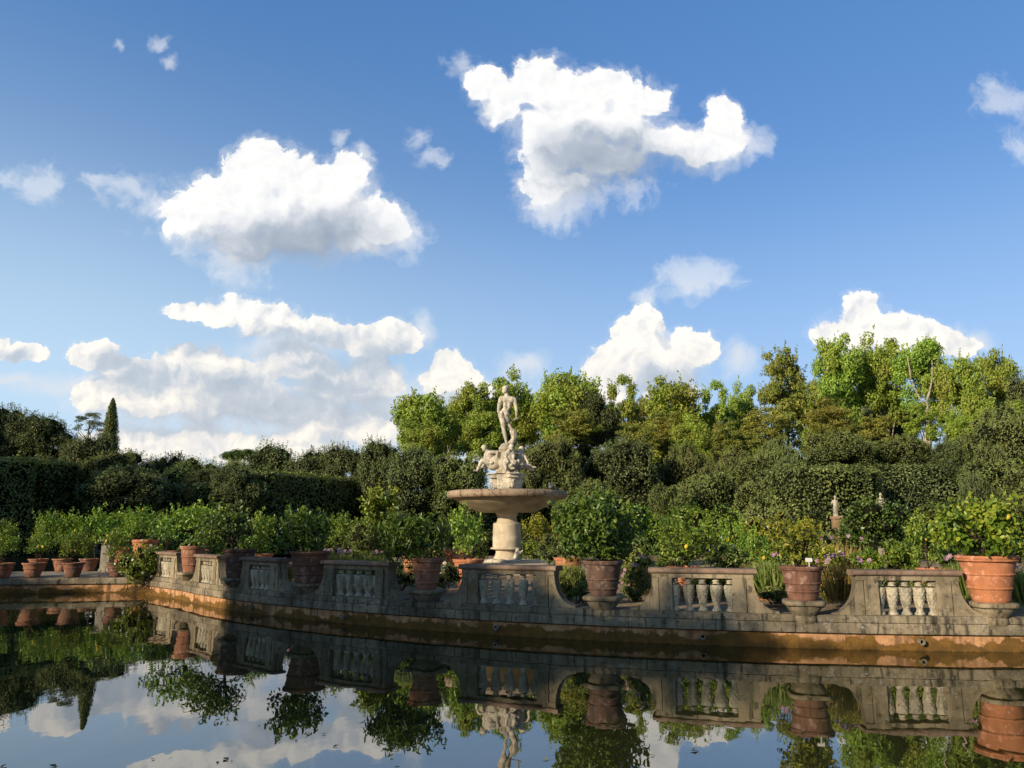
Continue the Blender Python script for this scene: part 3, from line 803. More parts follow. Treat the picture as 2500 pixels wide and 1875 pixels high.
# ------------------------------------------------------------------ balustrades, pedestals, pots
def baluster_mesh():
    prof = [(0.000, 0.0), (0.082, 0.0), (0.084, 0.018), (0.078, 0.032), (0.066, 0.045), (0.055, 0.062), (0.050, 0.085), (0.053, 0.10)]
    top = [(0.070, 0.475), (0.055, 0.488), (0.050, 0.50), (0.056, 0.512), (0.064, 0.522), (0.062, 0.536), (0.052, 0.545), (0.058, 0.556), (0.068, 0.562), (0.068, 0.574), (0.0, 0.574)]
    zs = np.linspace(0.115, 0.465, 40)
    mid = []
    for z in zs:
        t = (z - 0.115) / 0.35
        r = 0.056 + 0.050 * (1 - (1 - t) ** 1.7) - 0.028 * max(0, (t - 0.86) / 0.14) ** 2
        mid.append((r, float(z)))
    def carve(t, z, r):
        if not 0.12 < z < 0.462: return 0.0
        row = (z - 0.12) / 0.052; k = int(row); f = row - k
        w = abs(math.sin(3.5 * t + (k % 2) * math.pi / 2))
        # overlapping drooping leaves: each row bulges towards its lower tip
        return 0.013 * (w ** 0.6) * (1 - 0.55 * f) - 0.006
    mb = MB(); mb.lathe(prof + mid + top, 42, fn=carve)
    return mb.mesh('baluster', M['baluster'])
BALM = baluster_mesh()
RAILZ = 0.574
def rail_mesh(w):
    mb = MB()
    # fascia
    mb.extrude_x([(0.035, RAILZ), (0.305, RAILZ), (0.305, RAILZ + 0.075), (0.035, RAILZ + 0.075)][::-1], -w / 2 + 0.05, w / 2 - 0.05)
    return mb.mesh('fascia', M['stone'], smooth=False)
def cap_mesh(w):
    mb = MB(); z = RAILZ + 0.075
    pr = [(0.02, z), (-0.01, z + 0.012), (-0.022, z + 0.035), (-0.022, z + 0.052), (-0.008, z + 0.082), (0.02, z + 0.095), (0.32, z + 0.095), (0.348, z + 0.082), (0.362, z + 0.052), (0.362, z + 0.035), (0.35, z + 0.012), (0.32, z)]
    mb.extrude_x(pr[::-1], -w / 2, w / 2, 6)
    me = mb.mesh('cap', M['rail'], sharp=50)
    return me
def wing_mesh(side):
    """concave scroll that leads from the end of the rail down to the plinth; starts at x=0 and grows in +x * side"""
    mb = MB(); n = 14; prof = [(0.0, 0.0), (0.0, RAILZ - 0.002)]
    for i in range(n + 1):
        t = math.pi / 2 * i / n
        prof.append((0.115 + 0.40 * (1 - math.cos(t)) , (RAILZ - 0.002) * (1 - math.sin(t)) + 0.03 * math.sin(t)))
    prof.append((0.53, 0.0))
    y0, y1 = 0.05, 0.29
    V = [(x * side, y, z) for y in (y0, y1) for x, z in prof]; k = len(prof)
    F = [tuple(range(k)), tuple(range(k, 2 * k))[::-1]]
    for i in range(k):
        j = (i + 1) % k; F.append((i, i + k, j + k, j))
    if side > 0: F = [f[::-1] for f in F]
    mb.add(V, F)
    me = mb.mesh('wing', M['stone'], sharp=40)
    bm = bmesh.new(); bm.from_mesh(me); bmesh.ops.recalc_face_normals(bm, faces=bm.faces[:]); bm.to_mesh(me); bm.free()
    return me
WING = {1: wing_mesh(1), -1: wing_mesh(-1)}
def pier_mesh():
    mb = MB(); mb.box(-0.115, 0.115, 0.03, 0.31, 0.0, RAILZ - 0.001, 0.008)
    return mb.mesh('pier', M['stone'], smooth=False)
PIER = pier_mesh()
def balustrade(p, rotz, w, label, nb=5, pale=False):
    t = thing('balustrade', label, 'balustrade', (p[0], p[1], 0.5605), rotz, 'stone balustrades along the island rim')
    rl = link('rail', rail_mesh(w), t); link('cap', cap_mesh(w), rl)
    pe = w / 2 - 0.18
    for sd in (-1, 1):
        link('pier', PIER, t, (sd * (pe - 0.115), 0, 0))
        link('wing', WING[sd], t, (sd * (pe + 0.012), 0, 0))
    inner = 2 * (pe - 0.23)
    for i in range(nb):
        x = -inner / 2 + inner * (i + 0.5) / nb if nb != 5 else (i - 2) * inner / 4.35
        link('baluster', BALM, t, (x, 0.17, 0.0), (0, 0, RNG.uniform(0, 6.28)), (1.0 + RNG.normal(0, .02), 1.0 + RNG.normal(0, .02), 1))
    return t

def pedestal_meshes():
    mb = MB()
    def loop(z, hw, y0, y1, k=3.2, n=28):
        V = []
        for i in range(n):
            t = 2 * math.pi * i / n; c, s = math.cos(t), math.sin(t)
            V.append((hw * math.copysign(abs(c) ** (2 / k), c), (y0 + y1) / 2 + (y1 - y0) / 2 * math.copysign(abs(s) ** (2 / k), s), z))
        return V
    rings = [(0.34, 0.10, 0.0, 0.30), (0.40, 0.16, -0.06, 0.36), (0.47, 0.205, -0.10, 0.40), (0.54, 0.20, -0.085, 0.40), (0.60, 0.235, -0.13, 0.42), (0.66, 0.275, -0.17, 0.44), (0.705, 0.285, -0.18, 0.45)]
    V = []; F = []
    for z, hw, a, b in rings: V += loop(z, hw, a, b)
    n = 28
    for j in range(len(rings) - 1):
        for i in range(n): F.append((j * n + i, j * n + (i + 1) % n, (j + 1) * n + (i + 1) % n, (j + 1) * n + i))
    F.append(tuple(range(n))[::-1]); F.append(tuple((len(rings) - 1) * n + i for i in range(n)))
    mb.add(V, F); corbel = mb.mesh('corbel', M['stone'], sharp=45)
    mb = MB(); V = []; F = []
    rings = [(0.7055, 0.295, -0.19, 0.46), (0.715, 0.33, -0.22, 0.48), (0.745, 0.345, -0.235, 0.49), (0.775, 0.34, -0.23, 0.49), (0.79, 0.315, -0.20, 0.47)]
    for z, hw, a, b in rings: V += loop(z, hw, a, b, 4.5)
    for j in range(len(rings) - 1):
        for i in range(n): F.append((j * n + i, j * n + (i + 1) % n, (j + 1) * n + (i + 1) % n, (j + 1) * n + i))
    F.append(tuple(range(n))[::-1]); F.append(tuple((len(rings) - 1) * n + i for i in range(n)))
    mb.add(V, F); slab = mb.mesh('slab', M['stone'], sharp=45)
    mb = MB(); mb.box(-0.19, 0.19, 0.02, 0.42, 0.30, 0.56, 0.02)
    return corbel, slab
CORB, SLAB = pedestal_meshes()
def pedestal(p, rotz, label):
    t = thing('stone_pedestal', label, 'pedestal', (p[0], p[1], 0), rotz, 'stone pedestals carrying the pots')
    link('corbel', CORB, t); link('slab', SLAB, t)
    return t

def pot_mesh(H, Rt, Rb, bands=(0.30, 0.52), lip=0.085, mat='pot_red', n=44, garland=False):
    """terracotta tub: flaring wall, rolled rim, raised bands, hollow to the soil"""
    def rr(z): t = z / H; return Rb + (Rt * 0.93 - Rb) * (t ** 0.92)
    prof = [(0.0, 0.0), (Rb * 0.97, 0.0), (Rb, 0.012)]
    zl = H - lip
    zs = sorted(set(np.round(np.linspace(0.02, zl, 26), 4)))
    bz = [b * H for b in bands]
    for z in zs:
        add = 0.0
        for b in bz:
            add += 0.016 * max(0.0, 1 - ((z - b) / (0.017 + 0.008)) ** 2)
        prof.append((rr(z) + add, float(z)))
    fine = []
    for b in bz:
        for dz, ad in ((-0.022, 0.0), (-0.016, 0.012), (-0.006, 0.017), (0.006, 0.017), (0.016, 0.012), (0.022, 0.0)):
            fine.append((rr(b + dz) + ad, b + dz))
    prof = [q for q in prof if not any(abs(q[1] - b) < 0.023 for b in bz)] + fine
    prof = sorted(prof, key=lambda q: (q[1], q[0]))
    body = MB()
    body.lathe(prof + [(rr(zl) + 0.002, zl)], n)
    rimm = MB()
    rimm.lathe([(rr(zl) + 0.001, zl), (Rt * 0.965, zl + 0.006), (Rt * 0.985, zl + 0.02), (Rt * 0.965, zl + 0.034), (Rt * 0.975, zl + 0.04), (Rt, H - 0.035), (Rt * 1.005, H - 0.014), (Rt * 0.985, H), (Rt * 0.90, H - 0.002), (Rt * 0.86, H - 0.02), (Rt * 0.84, H - 0.12)], n)
    if garland:
        for k in range(5):
            t0 = 2 * math.pi * k / 5; pts = []
            for i in range(13):
                f = i / 12; t = t0 + 2 * math.pi / 5 * f; z = H * 0.80 - 0.075 * math.sin(math.pi * f)
                pts.append(((rr(z) + 0.005) * math.cos(t), (rr(z) + 0.005) * math.sin(t), z))
            body.tube(pts, [0.012 + 0.014 * math.sin(math.pi * i / 12) for i in range(13)], 7)
            z = H * 0.80; body.ell(((rr(z) + .008) * math.cos(t0), (rr(z) + .008) * math.sin(t0), z), (0.03, 0.03, 0.035), 10, 6)
    soil = MB(); soil.lathe([(0.0, H - 0.045), (Rt * 0.5, H - 0.05), (Rt * 0.85, H - 0.07)], 24)
    return body.mesh('pot', M[mat], sharp=50), rimm.mesh('rim', M[mat], sharp=60), soil.mesh('soil', M['soil'])
# ------------------------------------------------------------------ balustrades and pedestals round the rim
BAL = [  # photo columns of the rail's ends, label
 (1840, 2075, 'sunlit stone balustrade at the right end of the rim, beside the big orange pot'),
 (1400, 1632, 'shaded balustrade with golden leaves behind, between the dark brown and the labelled pot'),
 (992, 1202, 'shaded balustrade directly in front of the fountain column'),
 (695, 842, 'shaded balustrade with pink flowers showing above its rail'),
 (523, 597, 'narrow-looking shaded balustrade with a small orange pot rim above it'),
 (420, 470, 'cream sunlit balustrade seen at a slant, second from the overhanging rose'),
]
for i, (u0, u1, lab) in enumerate(BAL):
    a0, a1 = arc_at(u0, 1215), arc_at(u1, 1215)
    am = (a0 + a1) / 2
    w = min(2.05, max(1.75, math.radians(abs(a1 - a0)) * RAD))
    balustrade(rim(am, 0.0), math.radians(am), w, lab)
pB7 = e + dirn * 1.35
balustrade(pB7 + np.array((0.0, 0.0)), math.atan2(-dirn[1], -dirn[0]), 1.7, 'cream sunlit balustrade next to the rose hanging over the water')

PED = [  # column of the pot, label
 (2148, 'pale sunlit stone pedestal under the big orange pot'),
 (1737, 'mossy pedestal under the brown pot with a white name card'),
 (1299, 'mossy pedestal under the dark brown pot of the largest round tree'),
 (913, 'grey pedestal under the pot of long drooping leaves, ochre lichen beside it'),
 (656, 'grey pedestal under the widest shaded brown pot'),
 (502, 'grey pedestal between the cream balustrade and the narrow shaded one'),
 (400, 'sunlit pedestal under the red pot between the two cream balustrades'),
]
PP = []
for u, lab in PED:
    a = arc_at(u, 1280); p = rim(a, 0.0)
    pedestal(p, math.radians(a), lab); PP.append((p, a))

# ------------------------------------------------------------------ potted citrus
LEM = None
def fruit_mesh(mat):
    mb = MB(); mb.lathe([(0.0, -0.045), (0.010, -0.040), (0.028, -0.026), (0.036, 0.0), (0.028, 0.026), (0.012, 0.038), (0.006, 0.046), (0.0, 0.048)], 12)
    return mb.mesh('fruit', M[mat])
LEMON, LIME = fruit_mesh('lemon'), fruit_mesh('lime')
def citrus_trunk(name, rng, lobes, h0, r0=0.035, stems=1, mat='bark'):
    mb = MB()
    heads = []
    for s in range(stems):
        off = rng.normal(0, 0.05, 3) if stems > 1 else np.zeros(3)
        top = np.array((rng.normal(0, 0.10), rng.normal(0, 0.10), -0.05 * h0))
        heads.append(limb(mb, (off[0], off[1], -h0), top, r0, r0 * 0.6, rng, 0.18, 8, 6))
    for c, r in lobes:
        hp = heads[rng.integers(len(heads))]; s = hp[int(rng.uniform(0.5, 0.99) * (len(hp) - 1))]
        m_ = np.array(s) * 0.4 + c * 0.6 + rng.normal(0, 0.04, 3)
        limb(mb, s, m_, r0 * 0.42, r0 * 0.25, rng, 0.14, 6, 4); limb(mb, m_, c, r0 * 0.25, r0 * 0.08, rng, 0.14, 5, 4)
    return mb.mesh(name, M[mat])
def citrus(R, seed, leaf=0.095, n=2000, mat='leaf_citrus', lobes=26, lr=(0.22, 0.36), h0=1.0, ratio=0.52, droop=0.5, r0=0.035, stems=1, bottom=-0.75, outer=0.35, tilt=0.85, shell=0.25, hidden=0.45):
    k = (R[0] + R[2]) / 2 / 0.75
    me, lb = crown_mesh('crown', R, lobes, (lr[0] * k, lr[1] * k), n, leaf, mat, seed, bottom, outer, 0.85, 0.0, ratio, shell, tilt, droop, hidden, six=True, shoots=(int(20 + n / 60), 0.38 * k, 0.9, 10))
    rng = np.random.default_rng(seed + 500)
    # a few shoots sticking out
    return me, citrus_trunk('trunk', rng, lb, h0, r0, stems), lb
POTS = {}
def potted(label, loc, rotz, pot, crown, zc, fruits=0, off=(0, 0), fruit='lemon', group='potted citrus trees', scale=(1, 1, 1), rng=None, cat='potted tree', name='potted_citrus'):
    """pot = key of a pot (or None), crown = (crown mesh, trunk mesh, lobes); zc = height of the crown's middle above the pot's foot"""
    t = thing(name, label, cat, loc, rotz, group)
    if pot:
        b, r, s = POTS[pot]
        po = link('pot', b, t); link('rim', r, po); link('soil', s, po)
    me, tr, lobes = crown
    c, sn = math.cos(-rotz), math.sin(-rotz)
    ox, oy = off[0] * c - off[1] * sn, off[0] * sn + off[1] * c
    link('crown', me, t, (ox, oy, zc), (0, 0, -rotz), scale)
    link('trunk', tr, t, (ox * 0.6, oy * 0.6, zc), (0, 0, -rotz), scale)
    rng = rng or RNG
    for k in range(fruits):
        l = lobes[int(rng.integers(len(lobes)))]
        d = np.array((rng.normal(0, .5), -1.0, rng.normal(0, .4))); d /= np.linalg.norm(d)
        q = (l[0] + d * l[1] * 0.95) * np.array(scale)
        x, y = q[0] * c - q[1] * sn, q[0] * sn + q[1] * c
        link(fruit, LEMON if fruit == 'lemon' else LIME, t, (ox + x, oy + y, zc + q[2]), (RNG.uniform(-.5, .5), RNG.uniform(-.5, .5), 0), RNG.uniform(.9, 1.3))
    return t
POTS['front_big'] = pot_mesh(0.76, 0.478, 0.275, (0.30, 0.60), 0.10, 'pot_orange', 56)
POTS['front_brown'] = pot_mesh(0.57, 0.368, 0.24, (0.26, 0.50), 0.075, 'pot_brown', 48)
POTS['front_dark'] = pot_mesh(0.63, 0.392, 0.235, (0.20, 0.47), 0.075, 'pot_dark', 48)
POTS['front_red'] = pot_mesh(0.62, 0.35, 0.20, (0.20, 0.60), 0.09, 'pot_red', 48)
POTS['front_wide'] = pot_mesh(0.70, 0.47, 0.30, (0.28, 0.58), 0.08, 'pot_brown', 48)
POTS['front_shade'] = pot_mesh(0.70, 0.42, 0.28, (0.28, 0.58), 0.08, 'pot_dark', 48)
POTS['front_far'] = pot_mesh(0.72, 0.36, 0.22, (0.28, 0.58), 0.09, 'pot_red', 44)
POTS['garland'] = pot_mesh(0.85, 0.48, 0.28, (0.30, 0.55), 0.11, 'pot_orange', 48, True)
POTS['tall'] = pot_mesh(0.74, 0.40, 0.24, (0.30, 0.55), 0.08, 'pot_orange', 40)
POTS['small'] = pot_mesh(0.45, 0.34, 0.20, (0.62,), 0.06, 'pot_brown', 36)
POTS['small_red'] = pot_mesh(0.45, 0.34, 0.20, (0.62,), 0.06, 'pot_red', 36)

def front(i, u0, u1, v0, v1, pot, label, **kw):
    """a potted tree on pedestal i whose crown fills the photo box u0..u1, v0..v1"""
    p, a = PP[i]
    pc = p + np.array((-math.sin(math.radians(a)), math.cos(math.radians(a)))) * 0.13
    Y = pc[1]
    A, B = at_y(u0, v0, Y), at_y(u1, v1, Y)
    w = B[0] - A[0]; h = A[2] - B[2]; zc = (A[2] + B[2]) / 2 - 0.79
    args = dict(kw); fr = args.pop('fruits', 0); fk = args.pop('fruit', 'lemon')
    cr = citrus((w / 2 * 0.86, w / 2 * 0.82, h / 2 * 0.88), 100 + i, h0=zc - (POTS[pot][2].vertices[0].co.z if pot else 0) + 0.02, **args)
    off = ((A[0] + B[0]) / 2 - pc[0], 0.0)
    return potted(label, (pc[0], pc[1], 0.7905), math.radians(a), pot, cr, zc, fr, off, fk)
front(0, 2010, 2225, 1085, 1220, 'front_big', 'bushy light green citrus in the big bright orange pot at the right edge', mat='leaf_lime', n=1900, leaf=0.105, lobes=32, fruits=2, r0=0.045, stems=2)
front(1, 1635, 1795, 1118, 1226, 'front_brown', 'sparse yellowing citrus with bare twigs in a brown pot with a white name card', mat='leaf_yellow', n=420, leaf=0.085, lobes=26, r0=0.022, stems=3, shell=0.5, ratio=0.42)
front(2, 1190, 1392, 1066, 1228, 'front_dark', 'largest round citrus, dense dark green, in a dark brown pot right of the fountain', mat='leaf_deep', n=5200, leaf=0.10, lobes=56, r0=0.05, outer=0.3, shell=0.3, hidden=0.5, ratio=0.42, droop=0.7)
front(3, 800, 962, 1104, 1222, 'front_red', 'dark citrus with long drooping leaves in the reddish pot left of the fountain', mat='leaf_deep', n=1800, leaf=0.15, lobes=28, ratio=0.24, droop=1.3, r0=0.04)
front(4, 575, 722, 1098, 1204, 'front_wide', 'dark green lemon tree in the widest brown pot, left of the pink flowers', mat='leaf_deep', n=1500, leaf=0.09, lobes=26, fruits=3, fruit='lime')
front(5, 420, 568, 1098, 1206, 'front_shade', 'dark spreading citrus in the shaded pot behind the narrow balustrade', mat='leaf_deep', n=1300, leaf=0.09, lobes=24, r0=0.04)
front(6, 335, 482, 1090, 1184, 'front_far', 'bright bushy citrus in the sunlit red pot between the cream balustrades', mat='leaf_citrus', n=1200, leaf=0.09, lobes=24)
# the white card in the brown pot
mbx = MB(); mbx.box(-0.055, 0.055, -0.004, 0.004, 0.10, 0.165); mbx.box(-0.008, 0.008, -0.003, 0.003, -0.10, 0.10)
p, a = PP[1]
tag(link('plant_card', mbx.mesh('plant_card', M['white_paint'], smooth=False), None, (p[0] + 0.05, p[1] - 0.18, 0.79 + 0.55), (0, 0, math.radians(a))), 'white plant name card standing in the brown pot', 'plant label')

# shared citrus crowns for the many trees further in
VAR = [citrus((0.8, 0.8, 0.62), 40, n=1050, lobes=20, h0=1.3, leaf=0.085),
       citrus((0.8, 0.8, 0.62), 41, n=1250, lobes=28, h0=1.3, leaf=0.09),
       citrus((0.8, 0.8, 0.62), 42, n=900, lobes=17, h0=1.3, leaf=0.10),
       citrus((0.8, 0.8, 0.62), 43, n=1050, lobes=22, h0=1.3, mat='leaf_yellow', leaf=0.10),
       citrus((0.8, 0.8, 0.62), 44, n=1350, lobes=26, h0=1.3, mat='leaf_deep', leaf=0.10)]
def inner(u0, u1, v0, v1, Y, var, pot, label, zpot=GZ, fruits=0, rot=None, fruit='lemon', upot=None, group='citrus trees in pots inside the garden'):
    A, B = at_y(u0, v0, Y), at_y(u1, v1, Y)
    X = (A[0] + B[0]) / 2; w = B[0] - A[0]; h = A[2] - B[2]; zc = (A[2] + B[2]) / 2 - zpot
    rz = RNG.uniform(0, 6.28) if rot is None else rot
    Xp = at_y(upot, 1200, Y)[0] if upot else X
    return potted(label, (Xp, Y, zpot), rz, pot, VAR[var], zc, fruits, (X - Xp, 0), fruit, group, (w / 2.02, w / 2.02, h / 1.52))
BZ = 0.476
def on_bridge(u, w):
    """point of the bridge deck w metres behind its near edge, under photo column u"""
    d = ray(u, 1240); d = d[:2] / d[1]
    o_ = bn1 + bnn * w
    Mx = np.array([[d[0], bt[0]], [d[1], bt[1]]]); s = np.linalg.solve(Mx, o_)
    return d * s[0]
for u, u0, u1, v0, v1, var, pot, fr, lab in [
    (5, -30, 48, 1150, 1212, 2, 'small_red', 1, 'small lemon tree on the bridge edge, cut by the left picture edge'),
    (71, 55, 122, 1143, 1208, 0, 'small_red', 2, 'small lemon tree in the reddish pot at the left of the bridge edge'),
    (157, 122, 205, 1146, 1214, 1, 'small', 3, 'lemon tree with yellow fruit in the middle pot on the bridge edge'),
    (252, 212, 292, 1146, 1212, 2, 'small', 2, 'lemon tree in the brown pot by the iron scroll on the bridge edge')]:
    q = on_bridge(u, 0.30)
    A, B = at_y(u0, v0, q[1]), at_y(u1, v1, q[1])
    w = B[0] - A[0]; h = A[2] - B[2]
    potted(lab, (q[0], q[1], BZ), RNG.uniform(0, 6), pot, VAR[var], (A[2] + B[2]) / 2 - BZ, fr, ((A[0] + B[0]) / 2 - q[0], 0), 'lemon', 'lemon trees along the bridge', (w / 2.02, w / 2.02, h / 1.52))
for u, u0, u1, v0, v1, var, pot, fr, lab in [
    (80, 68, 150, 1100, 1185, 1, 'small_red', 0, 'taller lemon tree behind the reddish pot on the far side of the bridge'),
    (132, 120, 205, 1102, 1190, 0, 'small_red', 2, 'lemon tree in a half hidden pot across the bridge, left of the fruiting middle one'),
    (190, 180, 268, 1094, 1186, 2, 'small', 1, 'lemon tree on the far side of the bridge left of the pale pier'),
    (-18, -50, 40, 1118, 1190, 1, 'small', 0, 'lemon tree at the far left of the bridge, cut by the picture edge')]:
    q = on_bridge(u, 3.9)
    A, B = at_y(u0, v0, q[1]), at_y(u1, v1, q[1])
    w = B[0] - A[0]; h = A[2] - B[2]
    potted(lab, (q[0], q[1], BZ), RNG.uniform(0, 6), pot, VAR[var], (A[2] + B[2]) / 2 - BZ, fr, ((A[0] + B[0]) / 2 - q[0], 0), 'lemon', 'lemon trees along the bridge', (w / 2.02, w / 2.02, h / 1.52))
# at the end of the bridge
inner(258, 350, 1090, 1180, 29.5, 1, 'garland', 'lemon tree in the garlanded orange pot where the bridge meets the island', 0.75, 2, upot=312)
inner(225, 310, 1098, 1185, 33.0, 0, 'tall', 'lemon tree behind the end of the bridge, right of the pale pier', GZ, 1)
inner(320, 400, 1108, 1186, 27.5, 4, 'tall', 'dark lemon tree behind the slanting cream balustrade', GZ, 0)
inner(395, 470, 1085, 1160, 29.0, 0, 'tall', 'tall light green lemon tree behind the second cream balustrade', GZ, 1)
inner(535, 605, 1102, 1186, 24.5, 2, 'tall', 'lemon tree in a small orange pot above the narrow balustrade', GZ, 1, upot=561)
inner(690, 795, 1104, 1192, 22.5, 1, 'tall', 'round light citrus behind the pink flowers', GZ, 1)
inner(955, 1066, 1094, 1214, 20.3, 2, 'tall', 'bright green citrus with a thin dark trunk just left of the fountain column', GZ, 2, fruit='lime', upot=1012)
inner(935, 1010, 1102, 1185, 25.5, 0, 'garland', 'citrus in a garlanded orange pot half hidden left of the fountain', GZ, 3, fruit='lime', upot=990)
inner(1120, 1205, 1112, 1195, 34.0, 3, 'tall', 'lime green citrus behind the fountain column on its right', GZ, 1)
inner(1185, 1262, 1112, 1212, 21.5, 3, 'tall', 'yellow-green citrus in a pale orange pot left of the largest round tree', GZ, 2, fruit='lime', upot=1228)
inner(1388, 1566, 1112, 1238, 18.6, 1, 'tall', 'broad dense citrus with one yellow lemon above the golden-leaf balustrade', 0.40, 1, upot=1476)
inner(1545, 1640, 1118, 1228, 21.0, 0, 'tall', 'bright citrus behind the right half of the golden-leaf balustrade', GZ, 2)
inner(1600, 1680, 1140, 1230, 17.6, 2, 'garland', 'low citrus in a garlanded orange pot left of the labelled pot', 0.30, 1, upot=1645)
inner(1938, 2066, 1112, 1232, 17.0, 2, 'tall', 'glossy bright citrus in an orange pot above the sunlit balustrade', 0.44, 1, upot=2020)
inner(2040, 2120, 1125, 1220, 20.5, 0, 'tall', 'green citrus half hidden behind the big orange pot tree', GZ, 0)
inner(860, 925, 1118, 1190, 27.0, 4, 'tall', 'dark citrus behind the long drooping leaves', GZ, 0)
inner(1690, 1790, 1120, 1205, 23.0, 3, 'tall', 'yellowish citrus behind the sparse tree with the name card', GZ, 2)
# one tall slim tree
A, B = at_y(782, 1043, 24.0), at_y(864, 1165, 24.0)
tall = citrus(((B[0] - A[0]) / 2, (B[0] - A[0]) / 2, (A[2] - B[2]) / 2), 61, n=1800, lobes=34, h0=(A[2] + B[2]) / 2 - GZ - 0.6, leaf=0.11, lr=(0.17, 0.26), mat='leaf_lime')
potted('tall slim citrus with big pale fruit standing above the left garden', ((A[0] + B[0]) / 2, 24.0, GZ), 0.3, 'tall', tall, (A[2] + B[2]) / 2 - GZ, 3, (0, 0), 'lime', 'citrus trees in pots inside the garden')

# ------------------------------------------------------------------ shrubs, grasses and flowers on the island
def bush(name, label, cat, u0, u1, v0, v1, Y, mat, n=1400, leaf=0.06, ratio=0.5, lobes=16, flowers=0, petal='petal_pink', seed=1, depth=None, droop=0.2, group=None, zmin=GZ, core=0.55, tilt=0.85, fsize=0.045, ftop=0.0):
    A, B = at_y(u0, v0, Y), at_y(u1, v1, Y)
    X = (A[0] + B[0]) / 2; w = B[0] - A[0]; z0 = max(B[2], zmin); h = A[2] - z0
    R = (w / 2, (depth or w) / 2, h / 2); k = min(R[0], R[2])
    me, lb = crown_mesh('foliage', R, lobes, (0.34 * k, 0.55 * k), n, leaf, mat, seed, -0.95, 0.45, 0.9, core, ratio, 0.5, tilt, droop, 0.6)
    t = thing(name, label, cat, (X, Y, z0), 0, group)
    link('foliage', me, t, (0, 0, h / 2))
    mb = MB(); rng = np.random.default_rng(seed)
    for k_ in range(5):
        limb(mb, (rng.normal(0, .04), rng.normal(0, .04), 0.0), lb[k_ % len(lb)][0] + np.array((0, 0, h / 2)), 0.014, 0.006, rng, 0.1, 5, 4)
    link('stems', mb.mesh('stems', M['twig']), t)
    if flowers:
        P, N, ids = lobe_points(rng, lb, flowers * 5, 0.98, 0.9, up=0.5)
        if ftop: P = P[P[:, 2] > h * (ftop - 0.5)]; N = np.tile((0, -0.6, 0.8), (len(P), 1))
        P = P[P[:, 1] < R[1] * 0.4][:flowers]; N = np.tile(np.array((-.2, -0.75, 0.6)), (len(P), 1))
        P = P + np.array((0, -0.03, 0.05))
        # five petals to a flower
        PP5 = []; NN5 = []; TD = []
        for q, nn in zip(P, N):
            nn = nn + rng.normal(0, .3, 3); nn /= np.linalg.norm(nn)
            a_ = np.cross(nn, (0.3, 0.2, 0.9)); a_ /= np.linalg.norm(a_); b_ = np.cross(nn, a_)
            for m_ in range(5):
                d = a_ * math.cos(m_ * 1.2566) + b_ * math.sin(m_ * 1.2566)
                PP5.append(q + d * fsize * 0.5); NN5.append(nn); TD.append(d)
        fm = leaves_mesh('blossom', np.array(PP5), np.array(NN5), np.full(len(PP5), fsize), [M[petal]], 0.85, 0.08, 0, seed, tdir=np.array(TD) * 8, fold=0.05)
        link('blossom', fm, t, (0, 0, h / 2))
    return t
def tuft(name, label, u0, u1, v0, v1, Y, mat, n=700, seed=1, flowers=0, petal='petal_pink', spread=0.5, group=None, width=0.05):
    """upright thin stems and blades fanning from the ground"""
    A, B = at_y(u0, v0, Y), at_y(u1, v1, Y)
    X = (A[0] + B[0]) / 2; w = B[0] - A[0]; z0 = GZ; h = A[2] - z0
    rng = np.random.default_rng(seed)
    L = h * rng.uniform(0.35, 1.0, n)
    bx = rng.normal(0, w * 0.16, n); by = rng.normal(0, w * 0.16, n)
    d = np.stack([bx / w * 2.2 * spread + rng.normal(0, .16, n), by / w * 2.2 * spread + rng.normal(0, .16, n), np.ones(n)], 1); d /= np.linalg.norm(d, axis=1)[:, None]
    st = rng.uniform(0, 0.55, n) * (h - L) * 1.5
    P = np.stack([bx, by, np.zeros(n)], 1) + d * (st + L / 2)[:, None]
    N = np.cross(d, rng.normal(0, 1, (n, 3))); N /= np.linalg.norm(N, axis=1)[:, None]
    me = leaves_mesh('foliage', P, N, L * 0.8, [M[mat]], ratio=width, tilt=0.05, seed=seed, tdir=d * 14)
    t = thing(name, label, 'grass clump' if not flowers else 'flowers', (X, Y, z0), 0, group)
    link('foliage', me, t)
    m = n
    Q = P + d * (L * rng.uniform(-.3, .5, n))[:, None] + rng.normal(0, .02, (n, 3))
    link('leaves', leaves_mesh('leaves', np.vstack([Q, Q + rng.normal(0, .04, Q.shape)]), rng.normal(0, 1, (2 * n, 3)), 0.05, [M['leaf_feather' if mat != 'leaf_straw' else mat]], 0.3, 0.5, 0, seed + 1), t)
    if flowers:
        top = np.argsort(-(P[:, 2] + L / 2 * d[:, 2]))[:min(n, flowers * 14)]
        top = rng.choice(top, flowers, replace=False)
        PP5 = []; NN5 = []; TD = []
        for k in top:
            q = P[k] + d[k] * L[k] * 0.5; nn = np.array((rng.normal(-.2, .3), -0.8, rng.uniform(0, .6))); nn /= np.linalg.norm(nn)
            a_ = np.cross(nn, (0.3, 0.2, 0.9)); a_ /= np.linalg.norm(a_); b_ = np.cross(nn, a_)
            for m_ in range(6):
                dd = a_ * math.cos(m_ * 1.047) + b_ * math.sin(m_ * 1.047)
                PP5.append(q + dd * 0.026); NN5.append(nn); TD.append(dd)
        link('blossom', leaves_mesh('blossom', np.array(PP5), np.array(NN5), np.full(len(PP5), 0.055), [M[petal]], 0.8, 0.06, 0, seed, tdir=np.array(TD) * 8, fold=0.05), t)
    return t
FG = 'flower clumps behind the balustrades'
tuft('grass_clump', 'golden green grass behind the left wing of the golden-leaf balustrade', 1360, 1425, 1212, 1296, 17.3, 'leaf_straw', 450, 71, 0, group=FG)
tuft('grass_clump', 'fresh green grass behind the right wing of the balustrade under the fountain', 1190, 1262, 1205, 1296, 17.4, 'leaf_feather', 800, 72, 0, group=FG)
